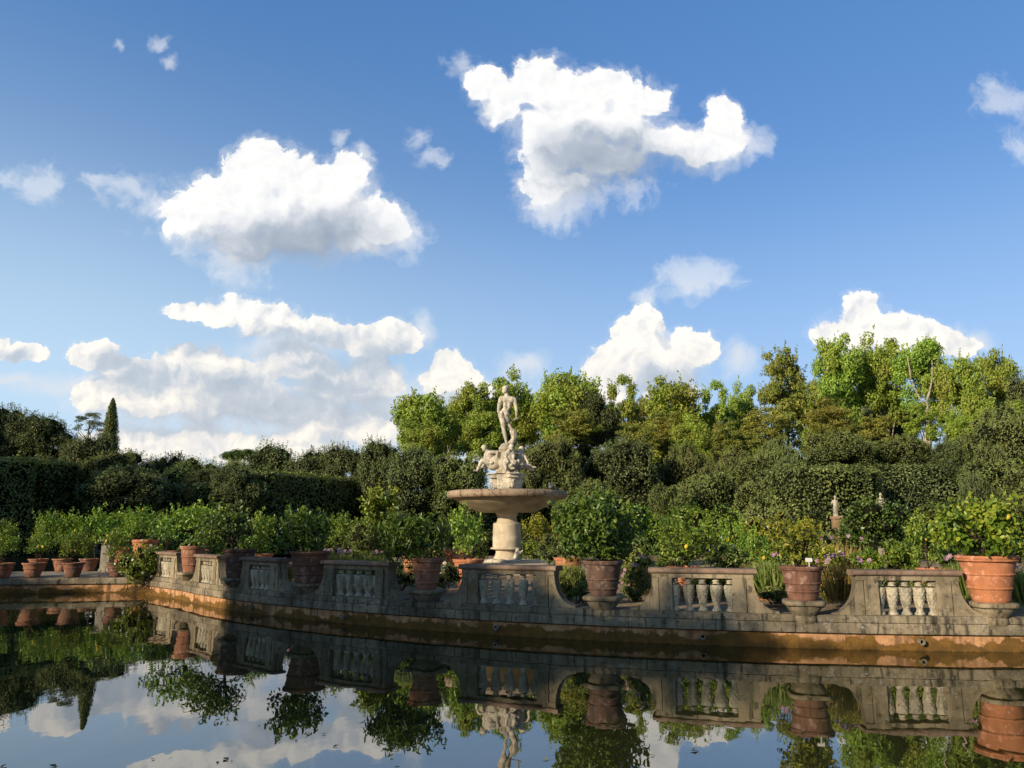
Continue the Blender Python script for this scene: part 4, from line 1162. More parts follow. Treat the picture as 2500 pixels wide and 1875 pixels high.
tuft('grass_clump', 'reddish gold grass right of the labelled brown pot', 1775, 1840, 1206, 1300, 16.2, 'leaf_straw', 420, 73, 4, group=FG)
bush('oleander_shrub', 'pink flowering shrub right of the dark brown pot', 'shrub', 1336, 1406, 1196, 1298, 16.8, 'leaf_feather', 2300, 0.07, 0.28, 24, 26, seed=11, core=0.4, group=FG)
tuft('cosmos_clump', 'mauve cosmos with golden stems left of the sunlit balustrade', 1770, 1852, 1196, 1302, 15.3, 'leaf_straw', 380, 12, 7, group=FG)
tuft('cosmos_clump', 'tall pale pink cosmos beside the picket fence', 1776, 1850, 1152, 1230, 19.0, 'leaf_straw', 300, 13, 5, group=FG)
tuft('cosmos_clump', 'green cosmos clump with mauve flowers left of the big orange pot', 2064, 2120, 1195, 1310, 15.3, 'leaf_feather', 700, 14, 10, group=FG)
tuft('cosmos_clump', 'green cosmos clump between the big orange pot and the picture edge', 2185, 2230, 1215, 1320, 14.9, 'leaf_feather', 500, 15, 5, group=FG)
tuft('grass_clump', 'yellow grass left of the labelled brown pot', 1626, 1706, 1196, 1300, 16.1, 'leaf_feather', 900, 16, 2, group=FG)
tuft('cosmos_clump', 'pink cosmos above the rail of the second shaded balustrade from the left', 688, 772, 1182, 1232, 20.0, 'leaf_feather', 600, 17, 12, group=FG)
tuft('cosmos_clump', 'pink cosmos seen left of the widest brown pot', 598, 640, 1205, 1262, 21.5, 'leaf_straw', 400, 18, 22, group=FG)
tuft('cosmos_clump', 'mauve cosmos at the right end of the rail with pink flowers', 770, 846, 1186, 1236, 20.6, 'leaf_feather', 500, 19, 6, group=FG)
tuft('grass_clump', 'yellow-green grass right of the widest brown pot', 690, 735, 1222, 1270, 19.6, 'leaf_straw', 400, 20, 0, group=FG)
bush('lavender_shrub', 'grey-green feathery shrub behind the pink flowers', 'shrub', 735, 870, 1125, 1225, 21.5, 'leaf_feather', 2600, 0.10, 0.14, 26, 0, seed=21, tilt=1.2, group=FG)
bush('lavender_shrub', 'grey-green shrub right of the fountain base', 'shrub', 1150, 1235, 1148, 1225, 24.0, 'leaf_olive', 1600, 0.07, 0.2, 18, 0, seed=22, group=FG)
bush('box_bush', 'dark clipped box left of the reddish pot', 'bush', 838, 900, 1208, 1276, 18.8, 'leaf_hedge', 1500, 0.05, 0.6, 14, 0, seed=23, group=FG)
bush('box_bush', 'dark clipped box right of the reddish pot', 'bush', 928, 998, 1208, 1276, 18.9, 'leaf_hedge', 1500, 0.05, 0.6, 14, 0, seed=24, group=FG)
bush('rosemary_bush', 'bright upright green bush left of the dark brown pot', 'bush', 1198, 1256, 1222, 1296, 16.9, 'leaf_feather', 1800, 0.09, 0.14, 14, 0, seed=25, tilt=1.2, droop=-1.5, group=FG)
bush('box_bush', 'low dark box below the dark brown pot on its left', 'bush', 1222, 1280, 1255, 1302, 16.1, 'leaf_hedge', 1000, 0.05, 0.6, 12, 0, seed=26, group=FG)
bush('box_bush', 'low dark box under the pink flowering shrub', 'bush', 1345, 1400, 1255, 1300, 16.0, 'leaf_hedge', 1000, 0.05, 0.6, 12, 0, seed=27, group=FG)
bush('box_bush', 'low dark box left of the labelled pot under yellow grass', 'bush', 1640, 1700, 1265, 1305, 15.6, 'leaf_hedge', 1000, 0.05, 0.6, 12, 0, seed=28, group=FG)
bush('box_bush', 'low box bush right of the labelled pot', 'bush', 1768, 1812, 1240, 1302, 15.5, 'leaf_hedge', 1000, 0.05, 0.6, 12, 0, seed=29, group=FG)
bush('box_bush', 'yellow-leaved low bush seen between the golden-leaf balusters', 'bush', 1428, 1620, 1238, 1300, 17.4, 'leaf_yellow', 2400, 0.07, 0.5, 26, 0, seed=30, depth=0.8, group=FG)
bush('box_bush', 'dark low hedge seen between the sunlit balusters', 'bush', 1880, 2080, 1236, 1296, 16.6, 'leaf_hedge', 2600, 0.055, 0.6, 26, 0, seed=31, depth=0.8, group=FG)
bush('rose_bush', 'large dark green rose bush in front of the small statues', 'bush', 1812, 1968, 1072, 1225, 21.0, 'leaf_deep', 4200, 0.075, 0.6, 34, 5, 'petal_white', seed=32, group=FG)
bush('rose_bush', 'green rose bush behind the bright citrus on the right', 'bush', 1960, 2080, 1095, 1215, 22.5, 'leaf_citrus', 2600, 0.08, 0.55, 26, 0, seed=33, group=FG)
bush('garden_shrub', 'light green shrub with a few white flowers behind the rail with yellow lemon', 'shrub', 1558, 1690, 1122, 1225, 24.5, 'leaf_yellow', 2600, 0.09, 0.5, 26, 4, 'petal_white', seed=34, group=FG)
bush('garden_shrub', 'pale shrub in front of the small left statue', 'shrub', 1690, 1810, 1140, 1240, 20.0, 'leaf_feather', 2400, 0.08, 0.4, 22, 0, seed=35, group=FG)
bush('garden_shrub', 'green shrub behind the largest round tree on its right', 'shrub', 1340, 1440, 1085, 1200, 27.0, 'leaf_citrus', 2600, 0.09, 0.5, 24, 0, seed=36, group=FG)
bush('garden_shrub', 'yellowish shrub above the largest round tree', 'shrub', 1225, 1330, 1066, 1150, 26.5, 'leaf_olive', 2400, 0.09, 0.5, 22, 0, seed=37, group=FG)
bush('garden_shrub', 'bright shrub in the middle distance left of the sparse citrus', 'shrub', 1520, 1610, 1098, 1180, 30.0, 'leaf_citrus', 2200, 0.10, 0.5, 22, 0, seed=38, group=FG)
bush('garden_shrub', 'low mixed shrub behind the tall slim citrus', 'shrub', 640, 760, 1130, 1215, 26.5, 'leaf_citrus', 2200, 0.09, 0.5, 22, 0, seed=39, group=FG)
bush('garden_shrub', 'low shrub left of the fountain base', 'shrub', 868, 960, 1150, 1225, 24.5, 'leaf_olive', 1800, 0.08, 0.5, 20, 0, seed=40, group=FG)
bush('garden_shrub', 'dark shrub below the dark lemon tree by the shaded pot', 'shrub', 395, 520, 1150, 1225, 27.0, 'leaf_deep', 2200, 0.09, 0.5, 22, 0, seed=41, group=FG)
bush('garden_shrub', 'green shrub filling behind the picket fence', 'shrub', 1600, 1720, 1090, 1175, 33.0, 'leaf_olive', 2400, 0.11, 0.5, 24, 0, seed=42, group=FG)
bush('garden_shrub', 'green shrub low under the bright citrus right of the rose bush', 'shrub', 1880, 1990, 1170, 1240, 18.6, 'leaf_citrus', 1900, 0.08, 0.5, 20, 0, seed=43, group=FG)
bush('garden_shrub', 'dark green shrub in the distance right of the fountain column', 'shrub', 1255, 1400, 1105, 1200, 31.0, 'leaf_hedge', 2600, 0.10, 0.5, 26, 0, seed=44, group=FG)
bush('garden_shrub', 'sunlit green shrub far behind the broad dense citrus', 'shrub', 1420, 1545, 1080, 1165, 33.0, 'leaf_citrus', 2600, 0.11, 0.5, 26, 0, seed=45, group=FG)
for k, (u0, u1, v0, v1, Y, mt, lab) in enumerate([
 (1262, 1345, 1150, 1225, 22.5, 'leaf_citrus', 'green shrub behind the trunk of the largest round tree'),
 (1330, 1420, 1160, 1232, 20.5, 'leaf_feather', 'grey-green low shrub right of the largest round tree'),
 (1400, 1500, 1165, 1238, 25.0, 'leaf_deep', 'dark low shrub under the broad dense citrus'),
 (1530, 1620, 1175, 1240, 19.2, 'leaf_feather', 'pale green low shrub above the right end of the golden-leaf balustrade'),
 (1640, 1730, 1170, 1242, 19.5, 'leaf_citrus', 'bright low shrub left of the sparse citrus'),
 (1730, 1830, 1180, 1245, 18.0, 'leaf_yellow', 'yellowish low shrub between the sparse citrus and the cosmos'),
 (1776, 1856, 1120, 1230, 29.0, 'leaf_olive', 'olive shrub hiding the foot of the ochre pillar'),
 (1840, 1905, 1185, 1245, 17.6, 'leaf_citrus', 'light green low shrub left of the wooden stake'),
 (2030, 2110, 1170, 1245, 18.0, 'leaf_deep', 'dark low shrub right of the bright citrus above the sunlit rail'),
 (2100, 2230, 1130, 1225, 22.0, 'leaf_citrus', 'green shrub behind the crown of the big orange pot'),
 (1100, 1185, 1165, 1222, 33.0, 'leaf_citrus', 'green shrub far behind the fountain base'),
 (930, 1060, 1160, 1222, 33.5, 'leaf_deep', 'dark shrub far behind the fountain on its left'),
 (480, 600, 1150, 1215, 29.5, 'leaf_citrus', 'green shrub behind the small orange pot rim'),
 (250, 400, 1150, 1225, 34.5, 'leaf_deep', 'dark shrub far behind the end of the bridge'),
 (1000, 1250, 1140, 1215, 38.0, 'leaf_hedge', 'long low dark shrub at the far rim behind the fountain'),
 (1550, 1800, 1140, 1215, 36.0, 'leaf_hedge', 'long low dark shrub at the far rim left of the small statues'),
 (620, 900, 1145, 1218, 35.0, 'leaf_hedge', 'long low dark shrub at the far rim left of the fountain')]):
    bush('garden_shrub', lab, 'shrub', u0, u1, v0, v1, Y, mt, 1800, 0.08, 0.5, 20, 3 if k in (3, 5) else 0, 'petal_white', seed=300 + k, group=FG)
# rose hanging over the water at the corner, with bare roots reaching the pond
hr = bush('hanging_rose', 'green rose with small white flowers hanging over the water at the island corner', 'rose', 258, 366, 1180, 1278, 25.0, 'leaf_lime', 3200, 0.085, 0.5, 30, 9, 'petal_white', seed=50, zmin=0.28, core=0.4)
rng = np.random.default_rng(5); mb = MB()
for k in range(26):
    x0 = rng.uniform(-0.55, 0.5); z0 = rng.uniform(0.0, 0.35)
    limb(mb, (x0, rng.uniform(-.3, .2), z0), (x0 + rng.normal(-0.1, 0.25), rng.uniform(-.35, .1), -0.30 + rng.uniform(0, .25)), 0.014, 0.005, rng, 0.5, 5, 6)
link('bare_shoots', mb.mesh('bare_shoots', M['twig']), hr)
# thorny shoots reaching up from the rose bush
mb = MB(); rng = np.random.default_rng(8)
for (u, v, du, dv) in [(1965, 1120, 70, -62), (1985, 1118, 78, -34), (1955, 1100, 28, -70), (2000, 1125, 62, -48), (1990, 1132, 90, -8), (1945, 1112, 70, -20)]:
    A, B = at_y(u, v, 22.0), at_y(u + du, v + dv, 22.0)
    pts = limb(mb, A, B, 0.018, 0.006, rng, 0.06, 5, 8)
    for i in range(1, 8):
        for s in (-1, 1): limb(mb, pts[i], np.array(pts[i]) + np.array((s * 0.05, 0, 0.07)), 0.007, 0.003, rng, 0.1, 4, 2)
c0 = at_y(1975, 1118, 22.0)
mb.V = [tuple(np.array(v) - c0) for v in mb.V]
th = link('thorny_shoots', mb.mesh('thorny_shoots', M['leaf_olive']), None, c0)
tag(th, 'long spiky shoots reaching up in front of the dark hedge opening', 'plant')
# stake, fence, iron scroll
mb = MB(); mb.box(-0.055, 0.055, -0.05, 0.05, 0.0, 1.05, 0.01)
q = at_y(1905, 1200, 18.6); tag(link('wooden_stake', mb.mesh('wooden_stake', M['wood_grey'], smooth=False), None, (q[0], q[1], GZ)), 'grey wooden stake among the shrubs above the sunlit balustrade', 'stake')
q = at_y(1832, 1165, 22.6); fo = thing('picket_fence', 'short white picket fence between the shrubs', 'fence', (q[0], q[1], GZ), 0.15)
mbp = MB(); mbp.box(-0.018, 0.018, -0.01, 0.01, 0, 0.98); mbp.add([(-0.018, -0.01, .98), (0.018, -0.01, .98), (0, 0, 1.03), (-0.018, 0.01, .98), (0.018, 0.01, .98)], [(0, 1, 2), (4, 3, 2), (3, 0, 2), (1, 4, 2)])
pk = mbp.mesh('picket', M['white_paint'], smooth=False)
for k in range(7): link('picket', pk, fo, (-0.33 + k * 0.11, 0, 0.0))
mbp = MB(); mbp.box(-0.40, 0.40, 0.0105, 0.035, 0.62, 0.67); mbp.box(-0.40, 0.40, 0.0105, 0.035, 0.25, 0.30); link('crossbar', mbp.mesh('crossbar', M['white_paint'], smooth=False), fo)
mb = MB()
pts = [(-0.42, 0, 0.0), (-0.43, 0, 0.12), (-0.38, 0, 0.22)]; mb.tube(pts, 0.012, 6)
sp = []
for i in range(40):
    t = i / 39; a_ = -math.pi * 0.5 + t * 3.4 * math.pi; r = 0.20 * (1 - 0.82 * t); sp.append((-0.12 + r * math.cos(a_), 0, 0.21 + r * math.sin(a_)))
mb.tube(sp, 0.012, 6); mb.tube([(-0.12, 0, 0.01), (0.10, 0, 0.01), (0.12, 0, 0.5), (0.06, 0, 0.75)], 0.011, 6)
q = on_bridge(243, 0.12); tag(link('iron_scroll', mb.mesh('iron_scroll', M['dark_metal']), None, (q[0], q[1], BZ)), 'rusty curled iron bracket standing on the bridge edge', 'ironwork')
q = on_bridge(228, 3.6)
mb = MB(); mb.box(-0.16, 0.16, -0.16, 0.16, 0, 1.05, 0.01); mb.box(-0.20, 0.20, -0.20, 0.20, 1.05, 1.14, 0.015); mb.box(-0.19, 0.19, -0.19, 0.19, 0.0, 0.10, 0.01)
tag(link('stone_pier', mb.mesh('stone_pier', M['pale_stone'], smooth=False), None, (q[0], q[1], BZ)), 'pale square stone pier on the far side of the bridge', 'pier')
stp = MB()
for k in range(3): stp.box(-0.8 , 1.3, k * 0.35, 1.6, k * 0.1 + 0.002, (k + 1) * 0.1, 0.008)
q = at_y(285, 1220, 30.2); tag(link('stone_steps', stp.mesh('stone_steps', M['pale_stone'], smooth=False), None, (q[0], q[1], GZ)), 'low grey stone steps where the bridge reaches the island', 'steps')
# a few fallen leaves floating on the pond
rng = np.random.default_rng(3)
FL = [(560, 1567), (572, 1563), (488, 1640), (470, 1648), (500, 1645), (700, 1586), (640, 1600), (920, 1570), (905, 1568), (905, 1590), (960, 1614), (850, 1615), (725, 1612), (330, 1640), (115, 1655), (8, 1655), (150, 1280), (185, 1283), (60, 1292), (225, 1288), (262, 1296), (120, 1301), (300, 1310), (340, 1318), (420, 1345), (505, 1362), (610, 1392), (700, 1405), (830, 1432), (905, 1440), (1010, 1458), (1120, 1472), (1260, 1480), (1330, 1478), (1480, 1492), (1600, 1500), (1750, 1506), (1880, 1520), (2040, 1512), (2110, 1530), (330, 1480), (180, 1500), (760, 1520), (1180, 1640), (1410, 1632), (1500, 1622)]
for u, v in FL:
    q = on_z(u, v, 0.004); s = rng.uniform(0.025, 0.06)
    me = leaves_mesh('floating_leaf', np.array([[0, 0, 0.004]]), np.array([[0, 0, 1.0]]), s * 1.6, [M['leaf_straw']], 0.5, 0.12, 0, int(u))
    tag(link('floating_leaf', me, None, (q[0], q[1], 0.002)), 'fallen leaf floating on the pond', 'leaf', 'fallen leaves floating on the pond')
# ------------------------------------------------------------------ trees and hedges round the pond
GR = 0.5
def variant(R, n_l, lr, n, leaf, mat, seed, h0, r0, bark, forks, twigs, **kw):
    me, lb = crown_mesh('crown', R, n_l, lr, n, leaf, mat, seed, **kw)
    tr = tree_trunk('trunk', np.random.default_rng(seed + 900), lb, h0, r0, bark, forks, twigs) if h0 else None
    return me, tr, R
PL = [variant((4.0, 4.0, 5.0), 88, (0.55, 1.30), 17500, 0.27, 'leaf_plane', 200 + k, 14.0, 0.30, 'plane_bark', 5, 24, bottom=-0.9, outer=0.30, flat=0.8, ratio=0.7, shell=0.35, hidden=0.40, tilt=0.48, shoots=(150, 1.0, 0.5, 14), limbs=11 + k) for k in range(3)]
PL.append(variant((3.6, 3.6, 5.2), 50, (0.45, 1.0), 8500, 0.27, 'leaf_plane', 206, 14.0, 0.26, 'plane_bark', 6, 30, bottom=-0.9, outer=0.40, flat=0.75, ratio=0.7, shell=0.3, hidden=0.4, tilt=0.48, shoots=(90, 1.0, 0.5, 14), limbs=9))
BR = [variant((3.6, 3.6, 5.4), 84, (0.5, 1.15), 16500, 0.25, 'leaf_brown', 210 + k, 14.0, 0.26, 'bark', 5, 20, bottom=-0.92, outer=0.30, flat=0.5, ratio=0.6, shell=0.3, hidden=0.40, tilt=0.48, shoots=(150, 1.0, 0.4, 14), limbs=12 + k) for k in range(2)]
OK = [variant((3.2, 3.2, 3.6), 64, (0.45, 1.35), 17000, 0.18, 'leaf_oak', 220 + k, 7.0, 0.2, 'bark', 3, 6, bottom=-0.8, outer=0.55, flat=1.0, core=0.78, ratio=0.42, shell=0.72, hidden=0.75, droop=-0.9, tilt=0.5, shoots=(230, 0.62, 1.6, 14)) for k in range(3)]
OL = [variant((3.2, 3.2, 3.2), 64, (0.45, 1.3), 17000, 0.17, 'leaf_olive', 230 + k, 7.0, 0.2, 'bark', 3, 6, bottom=-0.8, outer=0.55, flat=1.0, core=0.78, ratio=0.42, shell=0.72, hidden=0.75, droop=-0.9, tilt=0.5, shoots=(230, 0.60, 1.6, 14)) for k in range(2)]
HG = [variant((3.2, 3.2, 3.2), 60, (0.45, 1.3), 16000, 0.17, 'leaf_hedge', 240 + k, 7.0, 0.2, 'bark', 3, 6, bottom=-0.8, outer=0.55, flat=0.95, core=0.80, ratio=0.5, shell=0.72, hidden=0.75, droop=-0.3, tilt=0.5, shoots=(150, 0.4, 1.0, 12)) for k in range(2)]
def spire(name, H, r0, n, leaf, mat, seed):
    """narrow pointed cypress: tight upright tufts round a stem, tapering to a tip"""
    rng = np.random.default_rng(seed)
    f = rng.uniform(0, 1, n) ** 1.25
    prof = np.clip(np.minimum(1.0, 0.55 + f * 4) * (1 - f) ** 0.62, 0, 1) * (1 + 0.16 * np.sin(f * 70 + rng.uniform(0, 6.3, n)))
    a_ = rng.uniform(0, 2 * math.pi, n); r = r0 * prof * rng.uniform(0.72, 1.08, n)
    P = np.stack([r * np.cos(a_), r * np.sin(a_), -H / 2 + f * H], 1); N = np.stack([np.cos(a_), np.sin(a_), np.full(n, 0.25)], 1)
    V = []; F = []
    for j in range(9):
        ff = j / 8; rr = r0 * 0.72 * min(1, 0.55 + ff * 4) * (1 - ff) ** 0.62
        for i in range(10): V.append((rr * math.cos(i * .6283), rr * math.sin(i * .6283), -H / 2 + ff * H))
    for j in range(8):
        for i in range(10): F.append([j * 10 + i, j * 10 + (i + 1) % 10, (j + 1) * 10 + (i + 1) % 10, (j + 1) * 10 + i])
    return leaves_mesh(name, P, N, leaf, [M[mat], M['core']], 0.35, 0.5, -2.2, seed, (V, F), 0.4 + rng.normal(0, .25, n))
_mb = MB(); limb(_mb, (0, 0, -10), (0, 0, -3.5), 0.16, 0.12, np.random.default_rng(1), 0.02, 8, 4)
CYP = [(spire('crown', 8.0, 0.8, 9000, 0.17, 'leaf_hedge', 250), _mb.mesh('trunk', M['bark']), (0.8, 0.8, 4.0))]
CON = [variant((2.0, 2.0, 2.2), 34, (0.32, 0.62), 4200, 0.17, 'leaf_oak', 260, 8.0, 0.14, 'bark', 5, 20, bottom=-0.7, outer=0.5, flat=0.5, ratio=0.4, shell=0.5, hidden=0.6)]
PIN = [variant((5.0, 5.0, 1.7), 46, (0.9, 1.3), 11000, 0.26, 'leaf_pine', 270, 9.0, 0.3, 'bark', 6, 10, bottom=-0.25, outer=0.5, flat=0.7, core=0.6, ratio=0.35, shell=0.6, hidden=0.7, droop=-1)]
KINDS = {'PL': PL, 'BR': BR, 'OK': OK, 'OL': OL, 'HG': HG, 'CY': CYP, 'CO': CON, 'PI': PIN}
NAMES = {'PL': 'plane_tree', 'BR': 'browning_tree', 'OK': 'holm_oak', 'OL': 'holm_oak', 'HG': 'bay_tree', 'CY': 'cypress', 'CO': 'conifer', 'PI': 'umbrella_pine'}
GRP = {'PL': 'tall plane trees above the hedges', 'BR': 'browning trees among the plane trees', 'OK': 'dark holm oaks round the pond', 'OL': 'dark holm oaks round the pond', 'HG': 'dark holm oaks round the pond'}
rngT = np.random.default_rng(77)
def tree_at(kind, k, X, Y, z0, z1, w, label, rot=None, crown_only=False):
    me, tr, R = KINDS[kind][k]
    zc = (z0 + z1) / 2; sx = w / (2.12 * R[0]); sz = (z1 - z0) / (2.05 * R[2])
    t = thing(NAMES[kind], label, 'tree', (X, Y, GR), rngT.uniform(0, 6.28) if rot is None else rot, GRP.get(kind))
    link('crown', me, t, (0, 0, zc - GR), None, (sx, sx, sz))
    if tr is not None: link('trunk', tr, t, (0, 0, zc - GR), None, (sx, sx, sz))
    return t
def T_(kind, k, u0, u1, v0, v1, Y, label, rot=None):
    A, B = at_y(u0, v0, Y), at_y(u1, v1, Y)
    f = 1.10 if kind in ('PL', 'BR') else 1.0
    return tree_at(kind, k, (A[0] + B[0]) / 2, Y, B[2], A[2], (B[0] - A[0]) * f, label, rot)

# --- plane trees and browning trees
for a_ in [
 ('PL', 0, 842, 992, 830, 1035, 66, 'leftmost plane tree, olive-gold crown left of the statue'),
 ('PL', 1, 968, 1075, 812, 1010, 70, 'plane tree directly left of the statue'),
 ('PL', 2, 1040, 1165, 790, 1010, 72, 'plane tree right behind the head of the statue'),
 ('PL', 0, 1140, 1296, 776, 1015, 70, 'tallest rounded plane tree right of the statue'),
 ('BR', 0, 1172, 1300, 868, 1000, 64, 'brownish tree below the rounded plane tree right of the statue'),
 ('OK', 1, 1235, 1335, 850, 985, 68, 'dark evergreen between two plane trees right of the statue'),
 ('PL', 3, 1300, 1395, 808, 990, 69, 'thin pale plane tree with visible limbs in front of the towering cloud'),
 ('PL', 1, 1378, 1532, 801, 1020, 66, 'broad plane tree below the right part of the towering cloud'),
 ('BR', 1, 1395, 1490, 880, 1000, 63, 'brownish green tree low in front of the broad plane tree'),
 ('PL', 3, 1505, 1592, 820, 990, 68, 'airy plane tree with sky showing through, left of the tall brown tree'),
 ('PL', 2, 1560, 1652, 815, 1010, 72, 'small plane tree just left of the tall brown tree'),
 ('BR', 0, 1632, 1765, 722, 1000, 60, 'tall tree with brown upper leaves standing above its neighbours'),
 ('BR', 1, 1600, 1705, 870, 1010, 57, 'low browning tree under the tall brown one, pale trunk at its left'),
 ('PL', 1, 1745, 1880, 708, 960, 66, 'plane tree in front of the left part of the right-hand cloud'),
 ('PL', 2, 1830, 1975, 708, 940, 68, 'plane tree in the middle of the right-hand group, dark limbs below its crown'),
 ('BR', 1, 1740, 1860, 850, 1005, 58, 'browning tree below the right-hand plane trees'),
 ('BR', 0, 1845, 1950, 885, 1005, 56, 'bright young tree in front of the sky gap'),
 ('PL', 0, 1932, 2062, 714, 905, 62, 'plane tree with a long white forked trunk'),
 ('PL', 0, 2020, 2150, 746, 1000, 60, 'yellow-green plane tree with a pale leaning trunk at the right'),
 ('PL', 1, 2095, 2230, 742, 985, 64, 'yellow-green plane tree at the right edge of the group'),
 ('PL', 3, 1945, 2050, 868, 985, 58, 'thin leafy growth crossing the foot of the white forked trunk'),
 ('OK', 2, 2165, 2300, 800, 1010, 60, 'dark tree cut by the right edge of the picture'),
 ('BR', 0, 1325, 1425, 895, 1030, 60, 'low yellow-brown tree in front of the thin pale plane tree'),
 ('PL', 2, 1440, 1545, 890, 1030, 61, 'low plane tree in front of the right half of the broad plane tree'),
 ('BR', 1, 1530, 1620, 900, 1030, 60, 'low browning tree in front of the airy plane tree'),
 ('PL', 0, 1770, 1880, 870, 1010, 62, 'low plane tree under the right-hand cloud trees'),
 ('PL', 1, 2030, 2120, 880, 1010, 57, 'low plane tree right of the white trunk'),
 ('OK', 0, 2110, 2230, 905, 1060, 54, 'dark rounded evergreen below the plane trees at the right edge'),
 ('PL', 2, 905, 1020, 850, 1000, 78, 'plane tree filling the gap between the two left plane trees'),
 ('BR', 0, 1085, 1190, 850, 1000, 79, 'olive tree deep behind the legs of the standing statue'),
 ('PL', 0, 1270, 1350, 858, 1000, 78, 'plane tree deep behind the dark evergreen right of the statue'),
 ('BR', 1, 1350, 1440, 850, 1000, 79, 'yellowed tree deep between the thin pale and the broad plane tree'),
 ('PL', 2, 1480, 1570, 868, 1000, 80, 'plane tree deep behind the right edge of the broad plane tree'),
 ('PL', 0, 1700, 1800, 800, 1000, 78, 'plane tree deep behind the tall brown tree on its right'),
 ('BR', 0, 1800, 1900, 815, 1000, 80, 'dull green tree deep behind the right-hand cloud trees'),
 ('PL', 1, 1890, 1960, 850, 1000, 79, 'plane tree deep behind the bright young tree'),
 ('PL', 2, 2090, 2240, 850, 1020, 56, 'low yellow-green plane branches at the right edge'),
 ('PL', 2, 860, 960, 900, 1020, 60, 'low leafy plane branches at the left end of the plane trees'),
 ('PL', 1, 985, 1100, 880, 1010, 61, 'low olive plane crown behind the knees of the statue'),
 ]: T_(*a_)
# the white forked trunk stands out by itself: thicken it with its own pale stem
mb = MB(); rng = np.random.default_rng(4)
def px(u, v, Y=61.0): return at_y(u, v, Y)
B0 = px(2010, 975); 
m0 = limb(mb, px(2012, 1000), px(2002, 868), 0.135, 0.11, rng, 0.03, 10, 8)
limb(mb, px(2002, 868), px(2012, 770), 0.09, 0.03, rng, 0.08, 8, 6); limb(mb, px(2001, 880), px(1968, 820), 0.075, 0.035, rng, 0.08, 8, 5); limb(mb, px(1968, 820), px(1960, 770), 0.07, 0.03, rng, 0.08, 8, 5)
limb(mb, px(2003, 860), px(2030, 800), 0.09, 0.035, rng, 0.08, 8, 5)
forked = [o for o in COL.objects if o.get('label', '').startswith('plane tree with a long white forked')][0]
for ch in list(forked.children):
    if ch.name.startswith('trunk'): bpy.data.objects.remove(ch)
forked.rotation_euler = (0, 0, 0)
mb.V = [tuple(np.array(v) - np.array(forked.location)) for v in mb.V]
pale = plain('white_plane_bark', (0.56, 0.48, 0.35), 0.9, 0.1, 0.6, 3.0, 0.02)
link('trunk', mb.mesh('trunk', pale), forked)

# --- conifers at the left
T_('CY', 0, 216, 256, 858, 1060, 58, 'slim pointed cypress against the clouds at the left')
T_('CO', 0, 160, 226, 886, 945, 62, 'small spiky conifer left of the cypress')
T_('PI', 0, 478, 582, 972, 1004, 110, 'distant flat-topped bright green umbrella pine')
